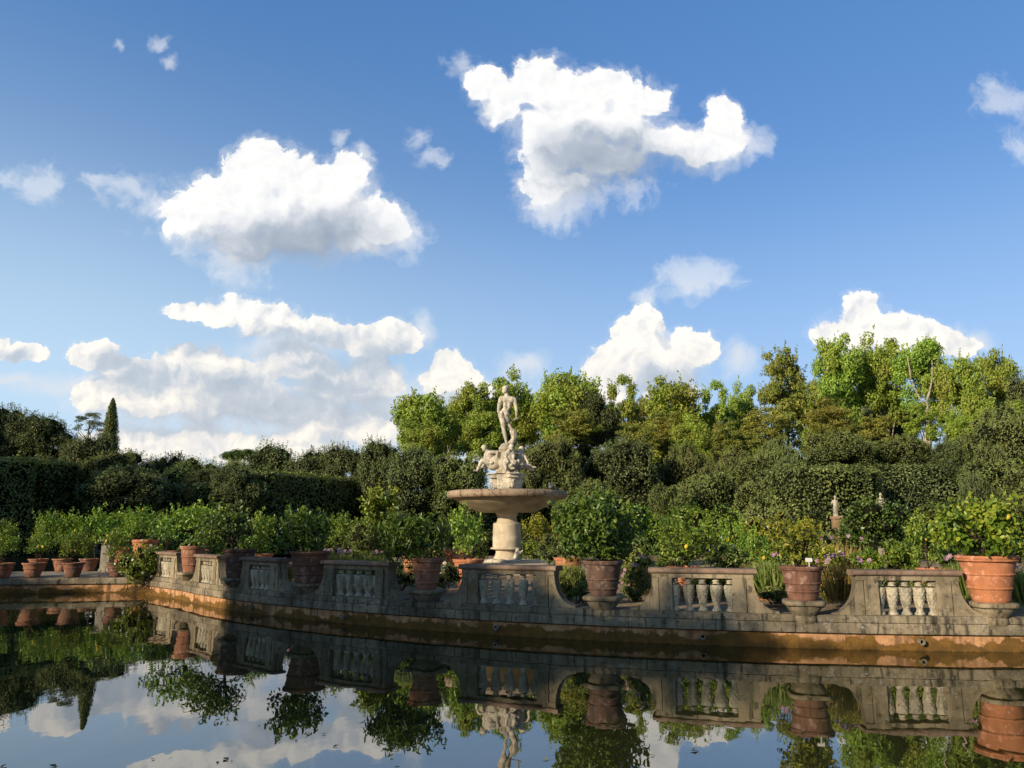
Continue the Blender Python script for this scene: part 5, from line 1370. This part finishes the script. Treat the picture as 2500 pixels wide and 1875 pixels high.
# --- holm oaks and other evergreens
for a_ in [
 ('OK', 0, -70, 60, 868, 1030, 52, 'dark holm oak cut by the left edge, highest of the left mass'),
 ('OK', 1, 30, 158, 900, 1040, 51, 'dark holm oak right of the one cut by the left edge'),
 ('OK', 2, 132, 236, 928, 1120, 50, 'rounded dark holm oak below the spiky conifer'),
 ('OL', 0, 186, 330, 966, 1085, 48, 'pale topped evergreen just right of the cypress foot'),
 ('OK', 0, 190, 350, 1002, 1130, 44, 'clipped looking dark evergreen behind the left lemon trees'),
 ('OK', 1, 462, 572, 1010, 1130, 46, 'dark evergreen hiding the left end of the flat topped hedge'),
 ('OK', 2, 300, 402, 974, 1120, 62, 'small round far evergreen left of the jagged treetops'),
 ('OL', 1, 344, 476, 992, 1120, 55, 'olive coloured evergreen lit from the left, left of the clipped hedge'),
 ('OL', 0, 434, 566, 985, 1120, 57, 'olive evergreen under the umbrella pine'),
 ('OK', 1, 395, 520, 1010, 1110, 50, 'dark evergreen in front of the olive coloured one'),
 ('OK', 1, 532, 656, 963, 1120, 60, 'jagged evergreen directly right of the umbrella pine'),
 ('OK', 0, 614, 736, 964, 1120, 58, 'jagged evergreen above the middle of the clipped hedge'),
 ('OK', 2, 692, 806, 953, 1120, 57, 'jagged dark evergreen above the right end of the clipped hedge'),
 ('OK', 1, 770, 880, 952, 1120, 54, 'dark evergreen standing left of the basin, lower crown'),
 ('OK', 0, 840, 965, 960, 1130, 50, 'very dark evergreen just left of the fountain basin'),
 ('HG', 0, 925, 1060, 975, 1130, 49, 'green bay tree behind the left edge of the basin'),
 ('OL', 1, 1080, 1185, 968, 1110, 54, 'evergreen behind the carved pedestal'),
 ('OL', 0, 1125, 1265, 938, 1100, 50, 'feathery olive-green evergreen right of the standing statue'),
 ('OK', 2, 1250, 1440, 945, 1140, 52, 'broad dark holm oak right of the basin'),
 ('HG', 1, 1190, 1330, 1030, 1150, 46, 'green bay tree behind the right edge of the basin'),
 ('OL', 1, 1415, 1545, 962, 1110, 54, 'olive evergreen below the broad plane tree'),
 ('HG', 0, 1450, 1610, 1015, 1170, 46, 'rounded green evergreen with a dark hollow, right of the broad dark holm oak'),
 ('OL', 0, 1540, 1660, 965, 1110, 53, 'grey-olive evergreen right of the airy plane tree'),
 ('OL', 1, 1620, 1740, 950, 1090, 52, 'grey-olive evergreen under the tall brown tree'),
 ('OL', 0, 1560, 1720, 1030, 1180, 45, 'rounded olive evergreen behind the bright shrubs'),
 ('HG', 1, 1640, 1790, 1020, 1170, 44, 'green evergreen left of the clipped hedges with the lit rim'),
 ('OL', 1, 1730, 1900, 932, 1040, 54, 'wide olive evergreen above the clipped hedges'),
 ('OL', 0, 1870, 2030, 935, 1040, 55, 'wide olive evergreen at the foot of the white forked trunk'),
 ('OK', 1, 2000, 2110, 950, 1060, 53, 'evergreen right of the white forked trunk'),
 ('OL', 1, 2080, 2260, 880, 1050, 50, 'large grey-green evergreen rising at the right edge'),
 ('HG', 0, 2075, 2260, 985, 1150, 42, 'green rounded evergreen behind the yellow-green potted citrus'),
 ('OL', 0, 1480, 1590, 1000, 1150, 49, 'olive evergreen with a pointed top left of the clipped hedges'),
 ('HG', 1, 1560, 1680, 985, 1120, 50, 'green evergreen above the rounded olive one'),
 ('OK', 2, 1660, 1745, 985, 1110, 47, 'dark evergreen left of the lit hedge rim'),
 ('HG', 0, 1400, 1500, 1040, 1170, 43, 'low green evergreen in front of the broad dark holm oak'),
 ('OL', 1, 2095, 2200, 960, 1110, 46, 'olive evergreen behind the dark opening on its right'),
 ('HG', 1, 2150, 2280, 1010, 1170, 39, 'rounded green evergreen at the right edge above the big orange pot'),
 ('OK', 0, 2070, 2160, 1020, 1180, 41, 'dark evergreen forming the right side of the dark opening'),
 ('OK', 0, 1840, 1990, 860, 1010, 75, 'far bushy tree seen through the gap beside the white trunk'),
 ('PI', 0, 1950, 2060, 868, 940, 95, 'distant green pine crown behind the white trunk'),
 ]: T_(*a_)

# --- clipped hedges
def hedge(name, label, ends, vtop, thick, mat, seed, dens=110, leaf=0.16, rough=0.12):
    """ends = (column, distance) of its near face; vtop = photo row of its top at the first end"""
    P = [at_y(u, 1100, Y)[:2] for u, Y in ends]
    h = at_y(ends[0][0], vtop, ends[0][1])[2] - GR
    o = np.array(P[0])
    t = thing(name, label, 'hedge', (o[0], o[1], GR), 0, 'clipped hedges round the pond')
    me = hedge_mesh('foliage', [np.array(p) - o for p in P], h, thick, mat, dens, leaf, seed, rough)
    link('foliage', me, t)
    return t
hedge('clipped_hedge', 'tall dark clipped hedge filling the left edge behind the lemon trees', [(-150, 42), (60, 45), (178, 49)], 984, 2.4, 'leaf_hedge', 1)
hedge('clipped_hedge', 'dark hedge with a lit flat top left of the fountain', [(548, 47), (680, 52), (800, 58)], 1017, 2.2, 'leaf_hedge', 2)
hedge('clipped_hedge', 'dark low hedge behind the lemon trees between two darker evergreens', [(335, 46), (470, 49), (556, 52)], 1046, 2.0, 'leaf_oak', 3)
hedge('clipped_hedge', 'dim hedge behind the basin and its column', [(790, 56), (960, 57), (1160, 57)], 1062, 2.0, 'leaf_oak', 4)
hedge('clipped_hedge', 'sunlit hedge behind the broad dark holm oak', [(1130, 56), (1300, 55), (1480, 53)], 1075, 2.2, 'leaf_hedge', 5)
hedge('clipped_hedge', 'clipped hedge with a lit rim left of the dark opening', [(1695, 42), (1852, 43.5), (1858, 53)], 1010, 2.4, 'leaf_hedge', 7)  # last leg, out of sight, added to cast shade into the opening
hedge('clipped_hedge', 'shaded hedge at the back of the dark opening', [(1790, 53), (2110, 53)], 1006, 2.0, 'leaf_oak', 9)
# a far wood closes the view behind all of this
rng = np.random.default_rng(31); Pw = []; 
for k in range(150):
    th_ = math.radians(rng.uniform(-44, 44)); d = rng.uniform(84, 98)
    Pw.append((d * math.sin(th_), d * math.cos(th_), rng.uniform(2.0, 8.5) if th_ > 0.02 else rng.uniform(0.5, 3.0), rng.uniform(3.5, 5.0)))
lob = [(np.array((x, y, z)), np.array((r, r, r * 0.9))) for x, y, z, r in Pw]
P, N, ids = lobe_points(rng, lob, 42000, 0.85, 0.85)
fw = leaves_mesh('far_wood', P, N, 0.42, [M['leaf_oak'], M['core']], 0.5, 0.8, seed=3, core=core_of(lob, 0.85))
tag(link('far_wood', fw), kind='stuff')

# --- outside the picture, on the left: the wood whose shadow falls over the pond and the middle of the rim
ax = np.array((math.sin(SUN_AZ), math.cos(SUN_AZ))); pp = np.array((math.cos(SUN_AZ), -math.sin(SUN_AZ)))
def off(a, p): return ax * a + pp * p
for k, (p, top, w, kd) in enumerate([(-8.6, 9.85, 5.2, 'OK'), (-11.6, 10.1, 5.5, 'HG'), (-14.8, 10.0, 5.5, 'OK'), (-17.7, 9.75, 5.0, 'OL'),
                                     (-44, 14.5, 8, 'OK'), (-49, 15.5, 8, 'OK'), (-54, 15.0, 8, 'OK'), (-59, 16.0, 9, 'OK'), (-65, 15, 9, 'OK'), (-72, 15, 10, 'OK')]):
    q = off(-16.0, p)
    tree_at(kd, k % 2, q[0], q[1], 2.0 if top < 12 else 0.8, top + 0.35, w, 'holm oak in the wood on the near left bank, outside the photograph')
hq = [off(-16.0, p) for p in (-5.9, -19.8)]
hq2 = [off(-16.0, p) for p in (-26.2, -46.0)]
for pts, h, sd in ((hq, 9.3, 21), (hq2, 7.55, 22)):
    t = thing('clipped_hedge', 'tall clipped hedge on the near left bank, outside the photograph', 'hedge', (pts[0][0], pts[0][1], GR), 0, 'clipped hedges round the pond')
    link('foliage', hedge_mesh('foliage', [q - pts[0] for q in pts], h - GR, 2.0, 'leaf_hedge', 45, 0.2, sd), t)
# ------------------------------------------------------------------ the fountain
FY = 29.2
FC = at_y(1095, 1200, FY)
def fz(yc):                                                # heights read off the enlarged photo of the fountain
    v = (880.0 + yc / 3.19) / KP
    return at_y(1095, v, FY)[2]
fo = thing('fountain', 'stone fountain: round drum, wide shallow basin and carved marble pedestal', 'fountain', (FC[0], FY, GZ))
def Z(yc): return fz(yc) - GZ
mb = MB(); mb.lathe([(0.0, -0.2), (2.9, -0.2), (2.9, 0.13), (2.86, 0.15), (2.3, 0.15), (2.3, 0.30), (2.26, 0.33), (0.3, 0.335)], 56)
link('step', mb.mesh('step', M['limestone'], sharp=30), fo)
mb = MB(); mb.lathe([(0.60, 0.336), (0.56, 0.37), (0.50, 0.44), (0.43, 0.55), (0.40, 0.66), (0.42, 0.73), (0.46, 0.755), (0.58, 0.76), (0.60, 0.79), (0.58, 0.82), (0.52, 0.825), (0.515, 0.86), (0.525, 0.90), (0.515, 0.95)], 56)
link('foot', mb.mesh('foot', M['limestone'], sharp=40), fo)
zt = Z(1265)
mb = MB(); mb.lathe([(0.515, 0.951), (0.52, 1.20), (0.505, 1.24), (0.51, 1.29), (0.505, zt - 0.08), (0.50, zt - 0.02), (0.47, zt), (0.40, zt + 0.01), (0.365, zt + 0.06), (0.35, zt + 0.16), (0.352, zt + 0.22), (0.38, zt + 0.27), (0.40, zt + 0.30), (0.42, Z(1184))], 56)
link('drum', mb.mesh('drum', M['limestone'], sharp=40), fo)
zb = Z(1184)
mb = MB(); mb.lathe([(0.30, zb - 0.001), (1.00, zb), (1.05, zb + 0.015), (1.35, zb + 0.16), (1.66, zb + 0.31), (1.92, zb + 0.46), (1.95, zb + 0.505)], 80)
link('bowl', mb.mesh('bowl', M['granite_under'], sharp=40), fo)
zr = zb + 0.50
mb = MB(); mb.lathe([(1.90, zr - 0.001), (2.11, zr - 0.002), (2.17, zr + 0.04), (2.20, zr + 0.10), (2.205, zr + 0.16), (2.18, zr + 0.23), (2.12, zr + 0.265), (2.03, zr + 0.27), (1.93, zr + 0.22), (1.80, zr + 0.14), (1.4, zr + 0.02), (0.6, zr - 0.03), (0.0, zr - 0.03)], 96)
link('basin_rim', mb.mesh('basin_rim', M['granite'], sharp=50), fo)

def sculpt(parts, voxel, smooth=6):
    """parts: ('cone', p0, r0, p1, r1) or ('ell', c, r, rot) -> one continuous surface"""
    mb = MB()
    for q in parts:
        if q[0] == 'cone':
            _, p0, r0, p1, r1 = q
            p0 = Vector(p0); p1 = Vector(p1); n = 10; pts = []; rad = []
            d = (p1 - p0).normalized()
            for i in range(5):
                t = i / 4 * math.pi / 2; pts.append(p0 - d * r0 * math.cos(t)); rad.append(max(0.004, r0 * math.sin(t)))
            for i in range(1, 5): pts.append(p0.lerp(p1, i / 5)); rad.append(r0 + (r1 - r0) * i / 5)
            for i in range(5):
                t = math.pi / 2 - i / 4 * math.pi / 2; pts.append(p1 + d * r1 * math.cos(t)); rad.append(max(0.004, r1 * math.sin(t)))
            mb.tube(pts, rad, 14)
        else:
            mb.ell(q[1], q[2], 18, 12, q[3] if len(q) > 3 else None)
    me0 = mb.mesh('sculpt', [])
    ob = bpy.data.objects.new('sculpt', me0); COL.objects.link(ob)
    rm = ob.modifiers.new('r', 'REMESH'); rm.mode = 'VOXEL'; rm.voxel_size = voxel
    sm = ob.modifiers.new('s', 'SMOOTH'); sm.factor = 0.5; sm.iterations = smooth
    bpy.context.view_layer.update()
    me = bpy.data.meshes.new_from_object(ob.evaluated_get(bpy.context.evaluated_depsgraph_get()))
    bpy.data.objects.remove(ob); bpy.data.meshes.remove(me0)
    return me
def fin(me, name, mat):
    me.name = name; me.materials.clear(); me.materials.append(M[mat])
    me.polygons.foreach_set('use_smooth', [True] * len(me.polygons)); return me

# carved pedestal: block with mouldings, scroll brackets and masks
ped = MB()
z0 = zr - 0.03
def ring8(mb, hw, hd, za, zb_, ch=0.02): mb.box(-hw, hw, -hd, hd, za, zb_, ch)
ring8(ped, 0.46, 0.46, z0, z0 + 0.20)
ring8(ped, 0.40, 0.40, z0 + 0.201, z0 + 0.32)
ring8(ped, 0.355, 0.355, z0 + 0.3205, z0 + 0.93)
ring8(ped, 0.43, 0.43, z0 + 0.931, z0 + 0.99)
ring8(ped, 0.40, 0.40, z0 + 0.9905, z0 + 1.08)
pedm = ped.mesh('pedestal', M['marble'], smooth=False)
po = link('pedestal', pedm, fo)
br_ = MB(); zz = z0 + 0.27
br_.box(-0.18, 0.18, -0.68, -0.30, zz + 0.50, zz + 0.56, 0.012); br_.box(-0.16, 0.16, -0.63, -0.30, zz + 0.561, zz + 0.63, 0.012); br_.box(-0.20, 0.20, -0.74, -0.30, zz + 0.631, zz + 0.675, 0.012)
br_.box(-0.11, 0.11, -0.54, -0.30, zz + 0.15, zz + 0.4995, 0.02); br_.ell((0, -0.54, zz + 0.40), (0.11, 0.09, 0.13), 14, 10); br_.ell((0, -0.625, zz + 0.385), (0.03, 0.035, 0.05), 8, 6)
br_.ell((-0.07, -0.58, zz + 0.44), (0.04, 0.04, 0.05), 8, 6); br_.ell((0.07, -0.58, zz + 0.44), (0.04, 0.04, 0.05), 8, 6); br_.ell((0, -0.54, zz + 0.24), (0.08, 0.07, 0.11), 10, 8)
brm = br_.mesh('bracket', M['marble'], sharp=40)
FA = [math.radians(22), math.radians(-78), math.radians(112), math.radians(180)]
for a in FA: link('bracket', brm, po, (0, 0, 0), (0, 0, a))
rock = sculpt([('cone', (0, 0, z0 + 1.02), 0.36, (0, 0, z0 + 1.5), 0.26), ('ell', (-0.05, -0.05, z0 + 1.86), (0.27, 0.27, 0.13)), ('cone', (-0.02, 0, z0 + 1.45), 0.25, (-0.05, 0, z0 + 1.84), 0.25), ('ell', (0.15, -0.2, z0 + 1.2), (0.22, 0.18, 0.22)), ('ell', (-0.25, 0.1, z0 + 1.25), (0.24, 0.22, 0.26)), ('ell', (-0.5, -0.05, z0 + 1.18), (0.2, 0.2, 0.13)), ('ell', (0.5, 0.05, z0 + 1.2), (0.22, 0.2, 0.13)), ('ell', (0.05, -0.4, z0 + 1.15), (0.2, 0.2, 0.12)), ('ell', (-0.40, -0.1, z0 + 1.36), (0.22, 0.2, 0.26)), ('ell', (-0.32, -0.05, z0 + 1.6), (0.14, 0.14, 0.18)), ('ell', (0.34, 0.1, z0 + 1.62), (0.16, 0.16, 0.2)), ('ell', (0.4, 0.0, z0 + 1.36), (0.17, 0.16, 0.2)), ('ell', (0.12, -0.3, z0 + 1.42), (0.15, 0.14, 0.22)), ('ell', (-0.15, -0.28, z0 + 1.3), (0.14, 0.12, 0.2))], 0.025, 4)
link('rock', fin(rock, 'rock', 'marble_dark'), fo)

def sx(x): return (x - 600) * 0.00466
def pz(y): return Z(y)
def q3(x, y, d): return (sx(x) - 0.02, d, pz(y))
# the standing figure, seen from behind, weight on its left-hand leg, head turned left
st = [
 ('ell', q3(590, 226, -0.02), (0.108, 0.135, 0.145)), ('ell', q3(580, 243, -0.06), (0.08, 0.08, 0.085)), ('ell', q3(597, 214, 0.03), (0.125, 0.13, 0.11)),
 ('ell', q3(567, 234, -0.03), (0.03, 0.025, 0.025)), ('ell', q3(576, 247, -0.03), (0.05, 0.05, 0.05)),
 ('cone', q3(594, 250, 0), 0.072, q3(604, 282, 0.01), 0.085),
 ('cone', q3(570, 296, 0.0), 0.088, q3(650, 302, 0.0), 0.092), ('ell', q3(611, 315, 0.03), (0.195, 0.125, 0.20)), ('ell', q3(606, 352, 0.02), (0.155, 0.105, 0.16)),
 ('ell', q3(590, 350, -0.06), (0.06, 0.05, 0.16)), ('ell', q3(622, 345, -0.06), (0.06, 0.05, 0.15)), ('ell', q3(585, 308, -0.07), (0.085, 0.05, 0.10)), ('ell', q3(640, 312, -0.07), (0.085, 0.05, 0.10)),
 ('ell', q3(592, 385, 0.01), (0.14, 0.10, 0.10)), ('ell', q3(582, 408, 0.01), (0.165, 0.125, 0.115)), ('ell', q3(562, 415, -0.07), (0.085, 0.085, 0.10)), ('ell', q3(600, 418, -0.06), (0.085, 0.085, 0.095)),
 ('cone', q3(556, 298, 0.0), 0.082, q3(540, 350, 0.02), 0.066), ('cone', q3(540, 350, 0.02), 0.066, q3(536, 398, 0.03), 0.050), ('cone', q3(536, 398, 0.03), 0.052, q3(546, 430, 0.18), 0.036), ('ell', q3(545, 436, 0.29), (0.035, 0.06, 0.04)),
 ('cone', q3(662, 306, 0.0), 0.084, q3(674, 350, -0.01), 0.066), ('cone', q3(674, 350, -0.01), 0.066, q3(682, 394, -0.01), 0.050), ('cone', q3(682, 394, -0.01), 0.052, q3(680, 432, 0.08), 0.036), ('ell', q3(680, 446, 0.10), (0.05, 0.05, 0.055)),
 ('cone', q3(561, 430, 0.0), 0.112, q3(572, 485, 0.02), 0.092), ('cone', q3(572, 485, 0.02), 0.092, q3(576, 533, 0.02), 0.066), ('cone', q3(577, 540, 0.0), 0.064, q3(584, 568, -0.02), 0.070), ('cone', q3(584, 568, -0.02), 0.070, q3(596, 625, 0.0), 0.040), ('cone', q3(597, 630, -0.02), 0.042, q3(600, 648, 0.0), 0.045), ('cone', q3(598, 650, 0.0), 0.04, q3(600, 653, 0.20), 0.030),
 ('cone', q3(602, 430, 0.03), 0.108, q3(610, 480, 0.15), 0.090), ('cone', q3(610, 480, 0.15), 0.09, q3(624, 512, 0.25), 0.066), ('cone', q3(626, 516, 0.25), 0.062, q3(640, 560, 0.16), 0.066), ('cone', q3(640, 560, 0.16), 0.066, q3(648, 610, 0.12), 0.040), ('cone', q3(648, 616, 0.10), 0.042, q3(652, 632, 0.24), 0.030),
]
st = [('cone', q[1], q[2] * 1.13, q[3], q[4] * 1.13) if q[0] == 'cone' else ('ell', q[1], tuple(x * 1.06 for x in q[2])) for q in st]
rngS = np.random.default_rng(12)
for k in range(26):                                   # curls of the hair and the beard
    d = sphere_pts(1, rngS)[0]; d[2] = abs(d[2]); d[1] = d[1] * 0.9
    c = np.array(q3(594, 218, 0.02)) + d * np.array((0.12, 0.125, 0.11)); st.append(('ell', tuple(c), (0.034, 0.034, 0.034)))
ms = fin(sculpt(st, 0.014, 5), 'standing_figure', 'marble')
link('standing_figure', ms, fo)
dol = [('cone', q3(640, 532, 0.02), 0.05, q3(664, 556, -0.02), 0.075), ('cone', q3(664, 556, -0.02), 0.08, q3(668, 592, -0.02), 0.10), ('cone', q3(668, 592, -0.02), 0.10, q3(648, 632, 0.0), 0.11), ('cone', q3(648, 632, 0), 0.11, q3(626, 650, 0.02), 0.10), ('cone', q3(620, 500, 0.06), 0.05, q3(640, 532, 0.02), 0.06), ('ell', q3(612, 652, 0.05), (0.24, 0.22, 0.05))]
link('support', fin(sculpt(dol, 0.02, 4), 'support', 'marble_dark'), fo)
mb = MB(); a_, b_ = q3(616, 470, 0.16), q3(704, 446, 0.06); mb.tube([a_, np.array(a_) * .5 + np.array(b_) * .5, b_], [0.02, 0.03, 0.022], 10)
link('staff', mb.mesh('staff', M['marble_dark']), fo)
# three seated figures round the rock
def seated(seed, pel, chest, head, knee1, foot1, knee2, foot2, elb1, hand1, elb2, hand2, beard=True):
    v = lambda p: np.array(q3(*p))
    P_, Cc, H_ = v(pel), v(chest), v(head)
    up = (Cc - P_) / np.linalg.norm(Cc - P_)
    side = np.cross(up, (v(knee1) - P_)); side /= np.linalg.norm(side)
    s1, s2 = Cc + up * 0.08 + side * 0.15, Cc + up * 0.08 - side * 0.15
    h1, h2 = P_ + side * 0.09, P_ - side * 0.09
    L = [('ell', tuple(P_), (0.15, 0.13, 0.12)), ('cone', tuple(P_), 0.125, tuple(Cc - up * 0.05), 0.125), ('ell', tuple(Cc), (0.17, 0.13, 0.15)), ('cone', tuple(s1), 0.07, tuple(s2), 0.07),
         ('cone', tuple(Cc + up * 0.12), 0.06, tuple(H_ - up * 0.05), 0.055), ('ell', tuple(H_), (0.08, 0.085, 0.105)), ('ell', tuple(H_ + up * 0.03), (0.09, 0.09, 0.075))]
    if beard: L.append(('ell', tuple(H_ - up * 0.07 + (v(knee1) - P_) * 0.12), (0.05, 0.05, 0.07)))
    for h, kn, ft in ((h1, knee1, foot1), (h2, knee2, foot2)):
        k_, f_ = v(kn), v(ft); fd = (k_ - P_) * np.array((1, 1, 0)); fd /= np.linalg.norm(fd) + 1e-9
        L += [('cone', tuple(h), 0.10, tuple(k_), 0.066), ('cone', tuple(k_), 0.066, tuple(k_ * .6 + f_ * .4), 0.064), ('cone', tuple(k_ * .6 + f_ * .4), 0.064, tuple(f_), 0.038), ('cone', tuple(f_), 0.038, tuple(f_ + fd * 0.12), 0.026)]
    for s, el, hd in ((s1, elb1, hand1), (s2, elb2, hand2)):
        e_, h_ = v(el), v(hd)
        L += [('cone', tuple(s), 0.068, tuple(e_), 0.048), ('cone', tuple(e_), 0.048, tuple(h_), 0.033), ('ell', tuple(h_), (0.042, 0.042, 0.042))]
    fat = 1.17
    L = [('cone', q[1], q[2] * fat, q[3], q[4] * fat) if q[0] == 'cone' else ('ell', q[1], tuple(x * fat for x in q[2])) for q in L]
    r = np.random.default_rng(seed)
    for k in range(14):
        d = sphere_pts(1, r)[0]; L.append(('ell', tuple(H_ + up * 0.03 + d * 0.078), (0.024, 0.024, 0.024)))
    return fin(sculpt(L, 0.016, 4), 'seated_figure', 'marble')
link('seated_figure', seated(1, (478, 812, -0.05), (462, 738, -0.05), (424, 682, -0.08), (408, 782, -0.16), (368, 862, -0.22), (420, 820, 0.10), (388, 832, 0.06), (528, 716, -0.22), (520, 792, -0.24), (430, 760, 0.16), (410, 800, 0.2)), fo)
link('seated_figure', seated(2, (600, 808, -0.34), (628, 738, -0.30), (638, 680, -0.34), (668, 800, -0.52), (640, 850, -0.56), (590, 830, -0.60), (600, 862, -0.62), (658, 752, -0.42), (652, 800, -0.58), (596, 760, -0.42), (612, 800, -0.56)), fo)
link('seated_figure', seated(3, (716, 822, 0.05), (704, 742, 0.05), (720, 690, 0.06), (770, 812, 0.0), (806, 832, -0.02), (760, 824, 0.22), (800, 850, 0.24), (748, 748, 0.0), (772, 800, -0.06), (690, 770, 0.22), (720, 800, 0.3)), fo)
urn = MB(); urn.lathe([(0.0, -0.12), (0.05, -0.12), (0.10, -0.05), (0.115, 0.02), (0.08, 0.09), (0.05, 0.12), (0.06, 0.14), (0.0, 0.14)], 18)
um = urn.mesh('urn', M['marble'])
link('urn', um, fo, q3(690, 800, -0.40), (0.9, 0.4, 0.2), 0.85); link('urn', um, fo, q3(640, 828, -0.56), (1.2, 0, 0.2), 0.75); link('urn', um, fo, q3(480, 800, -0.26), (1.4, 0, 1.2), 0.6)
# weathered carving heaped at the foot
heap = [('ell', (-0.5, -0.9, 0.36), (0.25, 0.2, 0.10)), ('ell', (-0.2, -1.0, 0.36), (0.28, 0.2, 0.08)), ('ell', (-0.75, -0.8, 0.35), (0.18, 0.2, 0.07)), ('cone', (0.30, -0.62, 0.36), 0.10, (0.36, -0.58, 0.62), 0.09), ('ell', (0.38, -0.60, 0.74), (0.08, 0.08, 0.08)), ('cone', (0.45, -0.6, 0.62), 0.05, (0.56, -0.6, 0.72), 0.04), ('ell', (0.2, -0.8, 0.36), (0.3, 0.2, 0.06))]
link('foot_carving', fin(sculpt(heap, 0.025, 3), 'foot_carving', 'marble'), fo)

# pigeon on the basin's rim
bird = [('ell', (0, 0, 0.10), (0.065, 0.12, 0.065), Euler((-0.5, 0, 0)).to_matrix()), ('ell', (0, 0.085, 0.19), (0.036, 0.042, 0.04)), ('cone', (0, 0.06, 0.13), 0.045, (0, 0.08, 0.18), 0.032), ('cone', (0, -0.09, 0.06), 0.03, (0, -0.21, 0.01), 0.018), ('cone', (0, 0.115, 0.187), 0.012, (0, 0.145, 0.18), 0.005), ('cone', (0.02, 0.0, 0.06), 0.012, (0.02, 0.01, 0.0), 0.008), ('cone', (-0.02, 0.0, 0.06), 0.012, (-0.02, 0.01, 0.0), 0.008)]
bm_ = fin(sculpt(bird, 0.010, 2), 'pigeon', 'bird_grey')
ba = math.radians(-42)
tag(link('pigeon', bm_, None, (FC[0] + 2.11 * math.cos(ba), FY + 2.11 * math.sin(ba), GZ + zr + 0.262), (0, 0, 2.2), 1.1), 'grey pigeon perched on the rim of the fountain basin', 'bird')

M['ochre_pillar'] = stone_mat('ochre_pillar', (0.48, 0.30, 0.16), (0.14, 0.10, 0.06), (0.5, 0.44, 0.34), lichen=0.5, streak=0.7)
# two small statues on pillars at the far side of the island
def small_statue(u, vtop, vbot, Y, label, seed, pil):
    q = at_y(u, vbot, Y); top = at_y(u, vtop, Y); h = top[2] - q[2]
    t = thing('small_statue', label, 'statue', (q[0], Y, GZ), 0, 'small statues at the far rim of the island')
    zb = q[2] - GZ; k = h / 1.7
    r = np.random.default_rng(seed)
    L = [('cone', (0, 0, 0.05), 0.20, (0, 0, 0.8), 0.17), ('ell', (0, 0, 1.1), (0.19, 0.14, 0.26)), ('cone', (-0.17, 0, 1.25), 0.07, (-0.34, -0.05, 0.98), 0.055), ('cone', (-0.34, -.05, .98), 0.055, (-0.40, -0.2, 1.08), 0.04), ('cone', (0.17, 0, 1.25), 0.07, (0.26, 0.0, 0.92), 0.05),
         ('cone', (0, 0, 1.3), 0.06, (0.02, 0, 1.45), 0.06), ('ell', (0.03, 0, 1.57), (0.10, 0.11, 0.13)), ('ell', (-0.1, -0.1, 0.5), (0.16, 0.12, 0.4)), ('ell', (0, 0, 0.04), (0.26, 0.24, 0.06))]
    me = fin(sculpt(L, 0.03, 3), 'figure', 'marble_dark')
    link('figure', me, t, (0, 0, zb), None, k)
    mb = MB(); mb.box(-0.2 * k - .03, 0.2 * k + .03, -0.2, 0.2, 0, zb - 0.10, 0.01); mb.box(-0.26 * k - .03, 0.26 * k + .03, -0.26, 0.26, zb - 0.0995, zb + 0.02, 0.015)
    link('pillar', mb.mesh('pillar', M['ochre_pillar' if seed == 1 else 'pale_stone'], smooth=False), t)
small_statue(1806, 1070, 1116, 34.0, 'small weathered statue with a bent arm on an ochre pillar above the shrubs', 1, True)
small_statue(1905, 1064, 1116, 35.0, 'small white statue of which only head and shoulders show behind the rose bush', 2, True)
